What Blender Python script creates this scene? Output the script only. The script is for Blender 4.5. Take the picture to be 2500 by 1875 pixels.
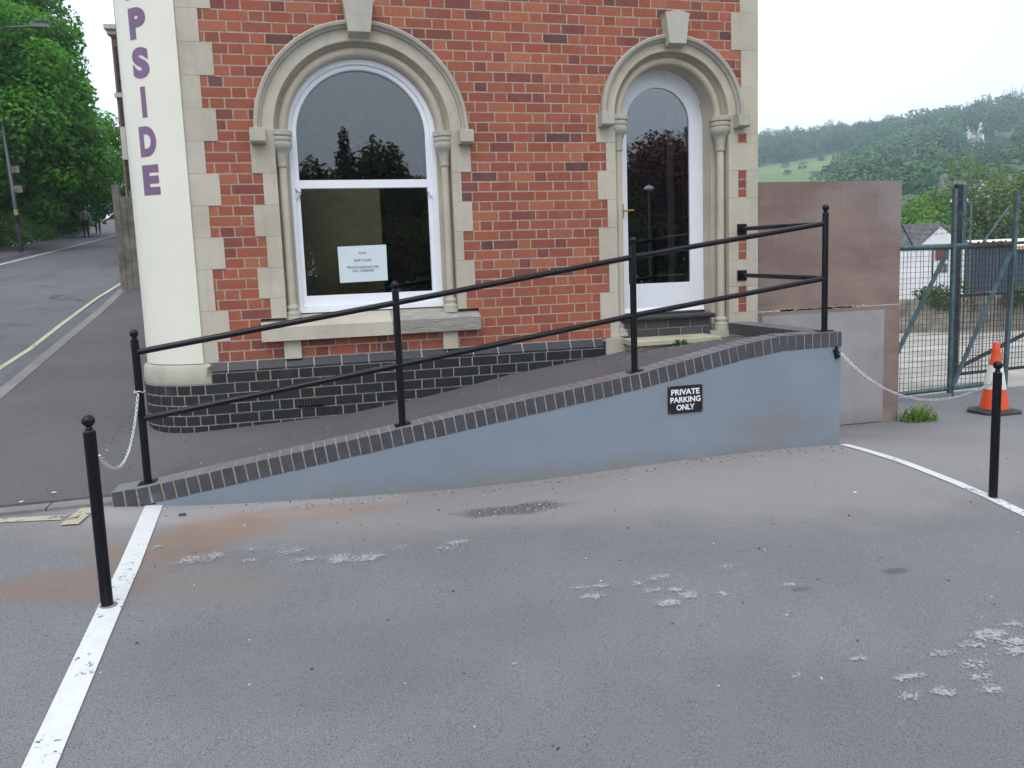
import bpy, bmesh, math, random
import numpy as np
from mathutils import Vector, Matrix
for o in list(bpy.data.objects): bpy.data.objects.remove(o, do_unlink=True)
sc = bpy.context.scene
COL = sc.collection
PI = math.pi
# ------------------------------------------------------------------ camera
def build_camera():
    yaw, pitch, roll = 0.25218, -0.12, -0.03714
    cy, sy, cp, sp = math.cos(yaw), math.sin(yaw), math.cos(pitch), math.sin(pitch)
    f = Vector((sy*cp, cy*cp, sp)); r = Vector((cy, -sy, 0)); u = r.cross(f)
    r2 = r*math.cos(roll)+u*math.sin(roll); u2 = u*math.cos(roll)-r*math.sin(roll)
    m = Matrix(((r2.x, u2.x, -f.x, -1.3161), (r2.y, u2.y, -f.y, -6.7135), (r2.z, u2.z, -f.z, 1.62), (0, 0, 0, 1)))
    cd = bpy.data.cameras.new('camera'); co = bpy.data.objects.new('camera', cd); COL.objects.link(co)
    co.matrix_world = m
    cd.sensor_width = 36; cd.lens = 36*1900/2500; cd.shift_y = -60/2500
    cd.clip_start = 0.05; cd.clip_end = 4000
    sc.camera = co
build_camera()
# ------------------------------------------------------------------ world, sun, exposure
SUN_EL, SUN_AZ = math.radians(52), math.radians(200)      # azimuth clockwise from +Y: behind the camera
w = bpy.data.worlds.new("World"); sc.world = w; w.use_nodes = True
nt = w.node_tree; nt.nodes.clear()
wo = nt.nodes.new('ShaderNodeOutputWorld'); bg = nt.nodes.new('ShaderNodeBackground')
sky = nt.nodes.new('ShaderNodeTexSky'); sky.sky_type = 'NISHITA'; sky.sun_disc = False
sky.sun_elevation = SUN_EL; sky.sun_rotation = SUN_AZ; sky.dust_density = 3.0; sky.air_density = 1.0
cloud = nt.nodes.new('ShaderNodeTexNoise'); cloud.inputs['Scale'].default_value = 2.2; cloud.inputs['Detail'].default_value = 5
tcw = nt.nodes.new('ShaderNodeTexCoord'); nt.links.new(tcw.outputs['Generated'], cloud.inputs['Vector'])
cr = nt.nodes.new('ShaderNodeValToRGB'); nt.links.new(cloud.outputs['Fac'], cr.inputs['Fac'])
cr.color_ramp.elements[0].position = 0.30; cr.color_ramp.elements[0].color = (8.6, 9.9, 11.2, 1)
cr.color_ramp.elements[1].position = 0.70; cr.color_ramp.elements[1].color = (13.0, 13.4, 14.0, 1)
mx = nt.nodes.new('ShaderNodeMix'); mx.data_type = 'RGBA'; mx.inputs[0].default_value = 0.86
nt.links.new(sky.outputs['Color'], mx.inputs[6]); nt.links.new(cr.outputs['Color'], mx.inputs[7])
nt.links.new(mx.outputs[2], bg.inputs['Color']); bg.inputs['Strength'].default_value = 0.10
nt.links.new(bg.outputs['Background'], wo.inputs['Surface'])
sd = bpy.data.lights.new('sun', 'SUN'); sd.energy = 0.8; sd.angle = math.radians(30); sd.color = (1.0, 0.96, 0.90)
so = bpy.data.objects.new('sun', sd); COL.objects.link(so)
dv = Vector((math.sin(SUN_AZ)*math.cos(SUN_EL), math.cos(SUN_AZ)*math.cos(SUN_EL), math.sin(SUN_EL)))
so.rotation_euler = dv.to_track_quat('Z', 'Y').to_euler()
sc.view_settings.view_transform = 'Standard'; sc.view_settings.look = 'None'
sc.view_settings.exposure = 0.55; sc.view_settings.gamma = 1.0
sc.cycles.max_bounces = 6; sc.cycles.transparent_max_bounces = 16; sc.cycles.volume_bounces = 0
sc.cycles.use_denoising = True
# ------------------------------------------------------------------ helpers
rng = random.Random(7)
nrg = np.random.default_rng(11)
class MB:
    """collects geometry, builds ONE mesh object"""
    def __init__(s): s.v = []; s.f = []; s.c = []
    def face(s, pts, col=None):
        n = len(s.v); s.v += [tuple(p) for p in pts]; s.f.append(tuple(range(n, n+len(pts)))); s.c.append(col or (1, 1, 1))
    def box(s, x0, x1, y0, y1, z0, z1, col=None):
        s.hexa([(x0,y0,z0),(x1,y0,z0),(x1,y1,z0),(x0,y1,z0),(x0,y0,z1),(x1,y0,z1),(x1,y1,z1),(x0,y1,z1)], col)
    def hexa(s, p, col=None):
        n = len(s.v); s.v += [tuple(q) for q in p]
        for q in ((0,3,2,1),(4,5,6,7),(0,1,5,4),(1,2,6,5),(2,3,7,6),(3,0,4,7)):
            s.f.append(tuple(n+i for i in q)); s.c.append(col or (1,1,1))
    def obox(s, c, ax, ay, az, col=None):
        c, ax, ay, az = Vector(c), Vector(ax), Vector(ay), Vector(az)
        s.hexa([c-ax-ay-az, c+ax-ay-az, c+ax+ay-az, c-ax+ay-az, c-ax-ay+az, c+ax-ay+az, c+ax+ay+az, c-ax+ay+az], col)
    def tube(s, pts, r, n=12, col=None, caps=True, closed=False):
        pts = [Vector(p) for p in pts]; rs = r if isinstance(r, (list, tuple)) else [r]*len(pts)
        base = len(s.v); m = len(pts); up = None
        for i, p in enumerate(pts):
            if closed: t = (pts[(i+1) % m]-pts[i-1])
            else: t = (pts[min(i+1, m-1)]-pts[max(i-1, 0)])
            t.normalize()
            if up is None:
                a = Vector((0,0,1)) if abs(t.z) < .9 else Vector((1,0,0)); up = t.cross(a).normalized()
            up = (up-t*up.dot(t)).normalized(); w_ = t.cross(up)
            for k in range(n):
                a = 2*PI*k/n; s.v.append(tuple(p+(up*math.cos(a)+w_*math.sin(a))*rs[i]))
        for i in range(m if closed else m-1):
            j = (i+1) % m
            for k in range(n):
                k2 = (k+1) % n
                s.f.append((base+i*n+k, base+i*n+k2, base+j*n+k2, base+j*n+k)); s.c.append(col or (1,1,1))
        if caps and not closed:
            s.f.append(tuple(base+k for k in range(n-1, -1, -1))); s.c.append(col or (1,1,1))
            s.f.append(tuple(base+(m-1)*n+k for k in range(n))); s.c.append(col or (1,1,1))
    def lathe(s, prof, c=(0,0,0), n=20, col=None, a0=0, a1=2*PI):
        base = len(s.v); full = abs(a1-a0-2*PI) < 1e-6; nn = n if full else n+1
        for r, z in prof:
            for k in range(nn):
                a = a0+(a1-a0)*k/n; s.v.append((c[0]+r*math.cos(a), c[1]+r*math.sin(a), c[2]+z))
        for i in range(len(prof)-1):
            for k in range(n):
                k2 = (k+1) % nn if full else k+1
                s.f.append((base+i*nn+k, base+i*nn+k2, base+(i+1)*nn+k2, base+(i+1)*nn+k)); s.c.append(col or (1,1,1))
    def prism(s, poly, axis, a, b, col=None):
        """poly 2-D points extruded along axis between a and b"""
        def P(p, t):
            return (t, p[0], p[1]) if axis == 'x' else ((p[0], t, p[1]) if axis == 'y' else (p[0], p[1], t))
        n = len(poly)
        s.face([P(p, a) for p in poly], col); s.face([P(p, b) for p in reversed(poly)], col)
        for i in range(n):
            j = (i+1) % n; s.face([P(poly[i], a), P(poly[i], b), P(poly[j], b), P(poly[j], a)], col)
    def sweep_arch(s, prof, cx, cz, zj, n=40, col=None, skip=None):
        """profile (rho, y) swept up a jamb, round a semicircle and down again (zj None: arc only)"""
        st = []
        if zj is not None: st.append(('L', zj))
        for i in range(n+1): st.append(('A', PI-PI*i/n))
        if zj is not None: st.append(('R', zj))
        base = len(s.v); m = len(prof)
        for k, q in st:
            for rho, y in prof:
                if k == 'L': s.v.append((cx-rho, y, q))
                elif k == 'R': s.v.append((cx+rho, y, q))
                else: s.v.append((cx+rho*math.cos(q), y, cz+rho*math.sin(q)))
        for i in range(len(st)-1):
            for j in range(m-1):
                a = base+i*m+j; s.f.append((a, a+1, a+m+1, a+m)); s.c.append(col or (1,1,1))
    def grid(s, fn, us, vs, col=None):
        base = len(s.v); m = len(vs)
        for u_ in us:
            for v_ in vs: s.v.append(tuple(fn(u_, v_)))
        for i in range(len(us)-1):
            for j in range(m-1):
                a = base+i*m+j; s.f.append((a, a+m, a+m+1, a+1)); s.c.append(col or (1,1,1))
    def build(s, name, mat, parent=None, smooth=False, recalc=True):
        me = bpy.data.meshes.new(name); me.from_pydata(s.v, [], s.f)
        at = me.attributes.new('tint', 'FLOAT_COLOR', 'FACE')
        arr = np.ones((len(s.f), 4), dtype=np.float32); arr[:, :3] = np.array(s.c, dtype=np.float32)
        at.data.foreach_set('color', arr.ravel())
        if recalc:
            b = bmesh.new(); b.from_mesh(me); bmesh.ops.remove_doubles(b, verts=b.verts, dist=1e-5) if smooth else None
            bmesh.ops.recalc_face_normals(b, faces=b.faces); b.to_mesh(me); b.free()
        if smooth:
            me.polygons.foreach_set('use_smooth', [True]*len(me.polygons))
            if smooth == 'auto':
                try: me.set_sharp_from_angle(angle=math.radians(38))
                except Exception: pass
        me.materials.append(mat)
        o = bpy.data.objects.new(name, me); COL.objects.link(o)
        if parent: o.parent = parent
        return o
def tag(o, label=None, cat=None, group=None, kind=None):
    if label: o['label'] = label
    if cat: o['category'] = cat
    if group: o['group'] = group
    if kind: o['kind'] = kind
    return o
def empty(name, loc=(0,0,0)):
    o = bpy.data.objects.new(name, None); o.empty_display_size = 0.2; COL.objects.link(o); o.location = loc
    bpy.context.view_layer.update()
    return o
def thing(name, label, cat, group=None, loc=(0,0,0)):
    """Empty at the thing's base; parts are written in world coordinates and shifted"""
    return tag(empty(name, loc), label, cat, group)
def adopt(o, parent):
    """parent keeping world position (parent has translation only)"""
    o.parent = parent; o.location = o.location-parent.matrix_world.translation
    return o
# ------------------------------------------------------------------ materials
class NT:
    def __init__(s, name):
        s.m = bpy.data.materials.new(name); s.m.use_nodes = True; s.t = s.m.node_tree; s.t.nodes.clear()
        s.out = s.t.nodes.new('ShaderNodeOutputMaterial')
        tc = s.t.nodes.new('ShaderNodeNewGeometry'); s.pos = tc.outputs['Position']; s.nrm = tc.outputs['Normal']
    def n(s, t, **k):
        x = s.t.nodes.new(t)
        for a, b in k.items(): setattr(x, a, b)
        return x
    def put(s, sock, v):
        if isinstance(v, bpy.types.NodeSocket): s.t.links.new(v, sock)
        else:
            if hasattr(sock.default_value, '__len__') and not hasattr(v, '__len__'): v = [v]*len(sock.default_value)
            if hasattr(v, '__len__') and len(sock.default_value) == 4 and len(v) == 3: v = tuple(v)+(1,)
            sock.default_value = v
    def math(s, op, a, b=0.0, c=None, clamp=False):
        x = s.n('ShaderNodeMath', operation=op, use_clamp=clamp); s.put(x.inputs[0], a); s.put(x.inputs[1], b)
        if c is not None: s.put(x.inputs[2], c)
        return x.outputs[0]
    def scale(s, v, k):
        x = s.n('ShaderNodeVectorMath', operation='MULTIPLY'); s.put(x.inputs[0], v); s.put(x.inputs[1], k); return x.outputs[0]
    def noise(s, sc_, det=4, rough=.6, vec=None, dist=0.0, off=None):
        x = s.n('ShaderNodeTexNoise'); x.inputs['Scale'].default_value = sc_; x.inputs['Detail'].default_value = det
        x.inputs['Roughness'].default_value = rough; x.inputs['Distortion'].default_value = dist
        v = vec if vec is not None else s.pos
        if off:
            a = s.n('ShaderNodeVectorMath', operation='ADD'); s.put(a.inputs[0], v); a.inputs[1].default_value = off; v = a.outputs[0]
        s.put(x.inputs['Vector'], v); return x.outputs['Fac']
    def voro(s, sc_, vec=None, out='Distance', feature='F1'):
        x = s.n('ShaderNodeTexVoronoi', feature=feature); x.inputs['Scale'].default_value = sc_
        s.put(x.inputs['Vector'], vec if vec is not None else s.pos); return x.outputs[out]
    def ramp(s, v, a, b, lo=0.0, hi=1.0):
        x = s.n('ShaderNodeMapRange', clamp=True, interpolation_type='SMOOTHSTEP'); s.put(x.inputs[0], v)
        x.inputs[1].default_value = a; x.inputs[2].default_value = b; x.inputs[3].default_value = lo; x.inputs[4].default_value = hi
        return x.outputs[0]
    def mix(s, f, a, b, mode='MIX'):
        x = s.n('ShaderNodeMix', data_type='RGBA', blend_type=mode); s.put(x.inputs[0], f); s.put(x.inputs[6], a); s.put(x.inputs[7], b)
        return x.outputs[2]
    def attr(s, name='tint'):
        x = s.n('ShaderNodeAttribute', attribute_name=name); return x.outputs['Color']
    def xyz(s):
        x = s.n('ShaderNodeSeparateXYZ'); s.put(x.inputs[0], s.pos); return x.outputs
    def bump(s, h, strength=.5, dist=.01):
        x = s.n('ShaderNodeBump'); x.inputs['Strength'].default_value = strength; x.inputs['Distance'].default_value = dist
        s.put(x.inputs['Height'], h); return x.outputs[0]
    def pbsdf(s, col, rough=.8, metal=0.0, normal=None, spec=.5, coat=0.0, finish=True):
        p = s.n('ShaderNodeBsdfPrincipled'); s.put(p.inputs['Base Color'], col); s.put(p.inputs['Roughness'], rough)
        s.put(p.inputs['Metallic'], metal); p.inputs['Specular IOR Level'].default_value = spec
        p.inputs['Coat Weight'].default_value = coat
        if normal is not None: s.t.links.new(normal, p.inputs['Normal'])
        if finish: s.t.links.new(p.outputs[0], s.out.inputs['Surface'])
        return p.outputs[0]
def simple(name, col, rough=.6, metal=0.0, var=.15, nsc=8, bump=0.0, spec=.5, coat=0.0, bsc=60):
    t = NT(name); n_ = t.noise(nsc, 5)
    c = t.mix(t.ramp(n_, .3, .7), tuple(x*(1-var) for x in col), tuple(min(1, x*(1+var)) for x in col))
    nm = t.bump(t.noise(bsc, 4), bump, .004) if bump else None
    t.pbsdf(c, rough, metal, nm, spec, coat); return t.m
M = {}
# red brick (each brick carries its own fired colour)
t = NT('red_brick'); a = t.attr(); nz = t.noise(38, 5, .7); n2 = t.noise(9, 3)
c = t.mix(t.ramp(nz, .30, .75, 0, .55), a, (0.23, 0.065, 0.050)); c = t.mix(t.ramp(n2, .35, .8, 0, .30), c, (0.33, 0.16, 0.12))
sp = t.voro(26, out='Distance'); c = t.mix(t.ramp(sp, .045, .075, .85, 0), c, (.55, .47, .42))
c = t.mix(t.ramp(t.noise(1.3, 5, .6), .35, .7, 0, .22), c, (.10, .05, .045)); c = t.mix(t.ramp(t.noise(160, 2, .5), .68, .74, 0, .6), c, (.06, .03, .03))
t.pbsdf(c, .82, normal=t.bump(t.noise(110, 5, .7), .35, .004), spec=.3); M['brick'] = t.m
t = NT('lime_mortar'); c = t.mix(t.ramp(t.noise(30, 5), .3, .7), (.36, .28, .21), (.50, .41, .32))
c = t.mix(t.ramp(t.noise(4, 3), .5, .85, 0, .45), c, (.30, .23, .18)); t.pbsdf(c, .95, normal=t.bump(t.noise(90, 5), .8, .01), spec=.2); M['mortar'] = t.m
t = NT('blue_brick'); a = t.attr(); c = t.mix(t.ramp(t.noise(25, 5, .7), .35, .8, 0, .45), a, (.030, .031, .038))
c = t.mix(t.ramp(t.noise(5, 4, .6), .60, .78, 0, .35), c, (.10, .095, .09))
t.pbsdf(c, .5, normal=t.bump(t.noise(60, 5), .25, .006), spec=.5); M['blue'] = t.m
t = NT('blue_brick_mortar'); c = t.mix(t.ramp(t.noise(40, 5), .3, .7), (.36, .33, .25), (.56, .51, .40)); c = t.mix(t.ramp(t.noise(5, 3), .56, .8, 0, .5), c, (.14, .13, .12))
t.pbsdf(c, .95, normal=t.bump(t.noise(90, 5), .8, .01), spec=.2); M['bluemortar'] = t.m
def stone(name, c0, c1, c2, rough=.9, streak=True, bs=.6):
    t = NT(name); n_ = t.noise(2.2, 5, .6, off=(3.1, 1.2, .4)); c = t.mix(t.ramp(n_, .3, .72), c0, c1)
    v = t.scale(t.pos, (9, 9, 1.6) if streak else (4, 4, 4)); c = t.mix(t.ramp(t.noise(1, 5, .65, vec=v), .48, .8, 0, .55), c, c2)
    c = t.mix(t.ramp(t.noise(55, 4, .6), .60, .78, 0, .35), c, tuple(x*.55 for x in c2)); c = t.mix(t.ramp(t.noise(1, 6, .7, vec=t.scale(t.pos, (5, 5, 5)), off=(9, 2, 4)), .52, .72, 0, .4), c, tuple(x*1.12 for x in c1)); c = t.mix(t.ramp(t.voro(30), .03, .05, .6, 0), c, tuple(x*.3 for x in c2))
    a = t.attr(); c = t.mix(1.0, c, a, 'MULTIPLY')
    t.pbsdf(c, rough, normal=t.bump(t.noise(45, 6, .65), bs, .006), spec=.25); return t.m
M['stone'] = stone('bath_stone', (.45, .405, .33), (.53, .485, .41), (.33, .305, .27))
M['stone_grey'] = stone('weathered_stone', (.40, .375, .32), (.48, .45, .385), (.28, .265, .235), bs=.5)
M['stone_rough'] = stone('worn_stone', (.40, .37, .31), (.50, .47, .40), (.27, .25, .22), streak=False, bs=1.0)
def sill_mat():
    t = NT('riven_sill_stone'); v = t.scale(t.pos, (6, 30, 60)); n_ = t.noise(1, 6, .7, vec=v, dist=1.5)
    c = t.mix(t.ramp(n_, .3, .75), (.36, .34, .31), (.53, .50, .45)); t.pbsdf(c, .95, normal=t.bump(n_, 1.0, .03), spec=.2); return t.m
M['sill_rough'] = sill_mat()
M['concrete_slab'] = stone('concrete_slab', (.42, .38, .27), (.50, .46, .35), (.27, .27, .18), streak=False, bs=.5)
t = NT('white_gloss_paint'); c = t.mix(t.ramp(t.noise(6, 4), .45, .8, 0, .35), (.80, .81, .86), (.70, .71, .76)); t.pbsdf(c, .38, spec=.5); M['white'] = t.m
t = NT('cream_sign_enamel'); c = t.mix(t.ramp(t.noise(1.3, 3), .35, .75), (.77, .745, .645), (.72, .70, .62))
c = t.mix(t.ramp(t.noise(14, 5, vec=t.scale(t.pos, (1, 1, .15))), .62, .8, 0, .2), c, (.5, .5, .44)); t.pbsdf(c, .45, spec=.4); M['cream'] = t.m
M['purple'] = simple('faded_purple_vinyl', (.185, .105, .20), .5, var=.08)
M['black_paint'] = simple('black_gloss_paint', (.006, .0055, .009), .30, var=.25, bump=.10, spec=.32, bsc=35)
M['black_board'] = simple('weathered_black_board', (.022, .022, .024), .6, var=.4, bump=.6, nsc=30)
M['sign_black'] = simple('sign_black', (.012, .012, .016), .35)
M['sign_white'] = simple('sign_white', (.82, .82, .85), .5, var=.03)
M['brass'] = simple('brass', (.55, .36, .12), .3, 1.0)
M['steel'] = simple('galvanised_chain', (.75, .77, .80), .28, 1.0, var=.1)
M['paper'] = simple('laminated_paper', (.60, .69, .72), .5, var=.03, nsc=2)
M['ink'] = simple('printed_ink', (.045, .06, .075), .7)
M['iron'] = simple('black_iron_grille', (.045, .038, .036), .7, var=.3)
M['void'] = simple('dark_void', (.004, .004, .005), .9)
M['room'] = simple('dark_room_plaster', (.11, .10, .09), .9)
M['partition'] = simple('olive_partition', (.27, .23, .16), .8, nsc=3)
# painted render of the ramp wall
t = NT('grey_blue_masonry_paint'); x, y, z = t.xyz()
c = t.mix(t.ramp(t.noise(1.6, 5), .3, .7), (.200, .235, .282), (.222, .262, .312))
c = t.mix(t.ramp(t.noise(12, 5, vec=t.scale(t.pos, (1, 1, 4))), .56, .8, 0, .3), c, (.20, .22, .24))
h = t.math('SUBTRACT', z, t.math('MULTIPLY', t.noise(3, 5, .7), .34)); c = t.mix(t.ramp(h, -.12, .06, .65, 0), c, (.20, .19, .18))
c = t.mix(t.ramp(t.voro(16), .03, .05, .7, 0), c, (.10, .11, .12))
dx = t.math('ABSOLUTE', t.math('SUBTRACT', x, 2.2)); dz = t.math('ABSOLUTE', t.math('SUBTRACT', z, .28))
st = t.ramp(t.math('ADD', t.math('ADD', t.math('MULTIPLY', dx, 1.2), t.math('MULTIPLY', dz, 3.2)), t.math('MULTIPLY', t.noise(5, 5), .8)), .5, 1.25, .55, 0)
c = t.mix(st, c, (.22, .19, .17)); t.pbsdf(c, .75, normal=t.bump(t.noise(14, 6, .65), .35, .012), spec=.3); M['render'] = t.m
# asphalt
def asphalt(name, dark, light, stains=False, cracks=False, agg=(.26, .25, .25)):
    t = NT(name); x, y, z = t.xyz()
    c = t.mix(t.ramp(t.noise(1.1, 5, .6), .3, .7), dark, light)
    fine = t.noise(170, 3, .7); c = t.mix(t.ramp(fine, .35, .65, 0, .6), c, tuple(v*1.5 for v in light))
    c = t.mix(t.ramp(t.noise(230, 2, .6, off=(5, 3, 1)), .54, .62, 0, .85), c, tuple(v*.35 for v in dark))
    vo = t.voro(60, out='Distance'); c = t.mix(t.ramp(vo, .10, .16, .5, 0), c, agg)
    c = t.mix(t.ramp(t.voro(14, out='Distance'), .028, .04, .85, 0), c, (.55, .54, .52))
    c = t.mix(t.ramp(t.voro(9, vec=t.scale(t.pos, (1.3, .8, 1)), out='Distance'), .028, .04, .85, 0), c, (.03, .03, .03))
    if cracks:
        v2 = t.n('ShaderNodeVectorMath', operation='ADD'); nn = t.n('ShaderNodeTexNoise'); nn.inputs['Scale'].default_value = 1.5; t.put(nn.inputs['Vector'], t.pos); t.put(v2.inputs[0], t.pos); t.put(v2.inputs[1], t.scale(nn.outputs['Color'], (1.2, 1.2, 0)))
        ed = t.voro(.45, vec=v2.outputs[0], feature='DISTANCE_TO_EDGE'); c = t.mix(t.math('MULTIPLY', t.ramp(ed, .004, .018, .8, 0), t.ramp(t.noise(.5, 3), .45, .6)), c, (.03, .03, .032))
        c = t.mix(t.ramp(t.noise(.35, 4, .7, vec=t.scale(t.pos, (2.2, .5, 1))), .52, .60, 0, .35), c, (.075, .074, .085))
    if stains:
        def blob(cx, cy, rx, ry, col, f, wob=.7, ns=1.8, edge=.35, fa=None):
            nonlocal c
            ex = t.math('DIVIDE', t.math('SUBTRACT', x, cx), rx); ey = t.math('DIVIDE', t.math('SUBTRACT', y, cy), ry)
            d = t.math('SQRT', t.math('ADD', t.math('MULTIPLY', ex, ex), t.math('MULTIPLY', ey, ey)))
            d = t.math('ADD', d, t.math('MULTIPLY', t.math('SUBTRACT', t.noise(ns, 5, .65, off=(cx*7, cy*3, 0)), .5), wob*2))
            c = t.mix(t.math('MULTIPLY', t.ramp(d, 1-edge, 1+edge, f, 0), t.ramp(fine, .2, .6, .7, 1)), c, col)
        # wind-blown grit and cement dust lying along the foot of the ramp wall
        blob(.3, -1.55, 3.4, .70, (.27, .25, .245), .70, .40, 1.4)
        blob(2.2, -1.9, 1.8, .95, (.27, .25, .245), .70, .55, 1.8)
        blob(3.7, -1.4, 1.9, 1.1, (.24, .228, .228), .6, .6, 2.0)
        blob(-1.9, -1.5, 1.0, .28, (.33, .31, .32), .8, .5, 2.5)
        blob(-.10, -1.94, .36, .10, (.085, .08, .08), .75, .8, 5)
        # rust coloured clay washed across the bay
        blob(-1.45, -1.66, .62, .15, (.26, .16, .10), .50, .6, 3.0)
        blob(-1.88, -1.92, .34, .20, (.25, .145, .085), .55, .6, 3.0)
        blob(-2.2, -2.22, .34, .24, (.24, .14, .085), .50, .6, 3.0)
        blob(-2.52, -2.62, .34, .22, (.22, .13, .085), .50, .6, 3.2)
        blob(-1.95, -2.75, .38, .24, (.22, .16, .12), .32, .6, 2.6)
        blob(1.47, -3.53, .075, .035, (.07, .065, .065), .6, .3, 6)
        blob(.89, -3.57, .05, .02, (.07, .065, .065), .5, .3, 6)
        # old oil drips and tyre dust
        blob(.2, -4.6, 1.3, .5, (.10, .10, .107), .22, .8, 1.6)
        blob(-1.2, -3.6, .9, .35, (.10, .10, .107), .20, .8, 1.6)
    hgt = t.math('ADD', t.math('MULTIPLY', fine, .6), t.math('MULTIPLY', t.ramp(vo, 0, .5), .4))
    t.pbsdf(c, .88, normal=t.bump(hgt, .42, .006), spec=.3); return t.m
M['asphalt'] = asphalt('car_park_asphalt', (.137, .136, .143), (.176, .175, .185), True)
M['pave'] = asphalt('pavement_asphalt', (.085, .080, .086), (.120, .114, .121), agg=(.17, .16, .155))
M['road'] = asphalt('road_asphalt', cracks=True, dark=(.095, .095, .107), light=(.135, .135, .15)) if True else asphalt('road_asphalt', (.115, .115, .128), (.150, .150, .165))
M['kerb'] = stone('kerb_stone', (.19, .185, .18), (.25, .24, .235), (.12, .12, .12), streak=False, bs=.5)
def paint_mat(name, col, keep, sc_=22, col2=(.13, .13, .145), base=.5, alpha=True, soft=False):
    """worn road paint: chipped away where the noise is high"""
    t = NT(name); n_ = t.noise(sc_, 6, .75); big = t.noise(2.6, 4, .6)
    val = t.math('ADD', n_, t.math('MULTIPLY', t.math('SUBTRACT', big, .5), .5))
    if soft: val = t.math('ADD', val, t.math('MULTIPLY', t.math('SUBTRACT', 1.0, t.attr()), .16))
    mask = t.ramp(val, keep, keep+.03+(.03 if soft else 0), 1 if not soft else .62, 0)
    c = t.mix(t.ramp(t.noise(9, 4), .35, .75, 0, .35), col, tuple(v*.72 for v in col)); c = t.mix(t.ramp(t.noise(190, 2), .55, .7, 0, .5), c, tuple(v*.6 for v in col))
    sh = t.pbsdf(c, .75, normal=t.bump(t.noise(150, 3), .4, .004), spec=.3, finish=False)
    tr = t.n('ShaderNodeBsdfTransparent'); ms = t.n('ShaderNodeMixShader')
    t.put(ms.inputs[0], mask); t.t.links.new(tr.outputs[0], ms.inputs[1]); t.t.links.new(sh, ms.inputs[2]); t.t.links.new(ms.outputs[0], t.out.inputs['Surface'])
    return t.m
M['line_white'] = paint_mat('white_line_paint', (.66, .67, .68), .60, 30)
M['line_worn'] = paint_mat('worn_white_paint', (.50, .51, .53), .49, 60, soft=True)
M['line_cream'] = paint_mat('worn_cream_paint', (.46, .40, .30), .56, 16)
M['line_yellow'] = paint_mat('yellow_line_paint', (.50, .49, .35), .60)
# glass
def glass_mat(name, refl, tint):
    t = NT(name); g = t.n('ShaderNodeBsdfGlossy'); g.inputs['Roughness'].default_value = .0; g.inputs['Color'].default_value = (.92, .95, 1, 1)
    tr = t.n('ShaderNodeBsdfTransparent'); tr.inputs['Color'].default_value = tint+(1,)
    fr = t.n('ShaderNodeFresnel'); fr.inputs['IOR'].default_value = refl; ms = t.n('ShaderNodeMixShader')
    t.put(ms.inputs[0], fr.outputs[0]); t.t.links.new(tr.outputs[0], ms.inputs[1]); t.t.links.new(g.outputs[0], ms.inputs[2]); t.t.links.new(ms.outputs[0], t.out.inputs['Surface'])
    return t.m
M['glass'] = glass_mat('window_glass', 2.2, (.75, .76, .72)); M['glass_door'] = glass_mat('door_glass', 2.6, (.60, .64, .66))
# foliage
def leaf_mat(name, c0, c1, trans=.35):
    t = NT(name); a = t.attr(); n_ = t.noise(.8, 3); c = t.mix(t.ramp(n_, .3, .7), c0, c1); c = t.mix(1.0, c, a, 'MULTIPLY')
    p = t.pbsdf(c, .55, spec=.35, finish=False); tl = t.n('ShaderNodeBsdfTranslucent'); t.put(tl.inputs['Color'], t.mix(1.0, c, (1.3, 1.5, .5), 'MULTIPLY'))
    ms = t.n('ShaderNodeMixShader'); ms.inputs[0].default_value = trans; t.t.links.new(p, ms.inputs[1]); t.t.links.new(tl.outputs[0], ms.inputs[2]); t.t.links.new(ms.outputs[0], t.out.inputs['Surface'])
    return t.m
M['leaf_sycamore'] = leaf_mat('sycamore_leaves', (.055, .175, .014), (.10, .295, .026))
M['leaf_bank'] = leaf_mat('bank_foliage', (.055, .13, .02), (.085, .19, .028))
M['leaf_bright'] = leaf_mat('fresh_green_leaves', (.085, .19, .03), (.14, .27, .045))
M['leaf_mid'] = leaf_mat('mid_green_leaves', (.045, .095, .03), (.075, .14, .04))
M['leaf_olive'] = leaf_mat('young_olive_leaves', (.11, .16, .06), (.15, .21, .07))
M['leaf_wood'] = leaf_mat('hill_wood_leaves', (.035, .105, .030), (.060, .155, .040), .15)
M['leaf_warm'] = leaf_mat('olive_brown_leaves', (.11, .12, .055), (.16, .165, .07)); M['leaf_dark'] = leaf_mat('conifer_needles', (.05, .07, .03), (.075, .10, .04), .15)
M['leaf_beech'] = leaf_mat('copper_beech_leaves', (.13, .045, .045), (.18, .06, .06), .2)
M['grass'] = leaf_mat('grass_blades', (.12, .20, .04), (.18, .27, .06))
M['bark'] = simple('bark', (.09, .075, .06), .9, var=.4, bump=.8, bsc=20)
M['bank_soil'] = simple('grassy_bank', (.05, .075, .025), .95, var=.4, bump=.8, nsc=3, bsc=8)
t = NT('hill_pasture'); x, y, z = t.xyz(); c = t.mix(t.ramp(t.noise(.02, 4), .3, .7), (.125, .19, .065), (.17, .235, .085)); c = t.mix(t.ramp(t.noise(.3, 4), .5, .8, 0, .3), c, (.09, .13, .05)); t.pbsdf(c, .95, spec=.1); M['pasture'] = t.m
M['yard'] = simple('yard_gravel', (.36, .34, .31), .95, var=.22, bump=.6, nsc=.9, bsc=18)
M['old_wall'] = simple('old_stone_wall', (.22, .20, .17), .95, var=.35, bump=.9, nsc=3, bsc=12)
M['white_wall'] = simple('whitewashed_wall', (.66, .66, .68), .85, var=.08, nsc=1)
M['slate'] = simple('old_slate', (.13, .125, .13), .8, var=.35, nsc=5, bump=.6, bsc=25)
M['metal_roof'] = simple('pale_metal_roof', (.80, .81, .84), .4, var=.04)
M['yellow'] = simple('yellow_fascia', (.60, .42, .06), .6)
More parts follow.
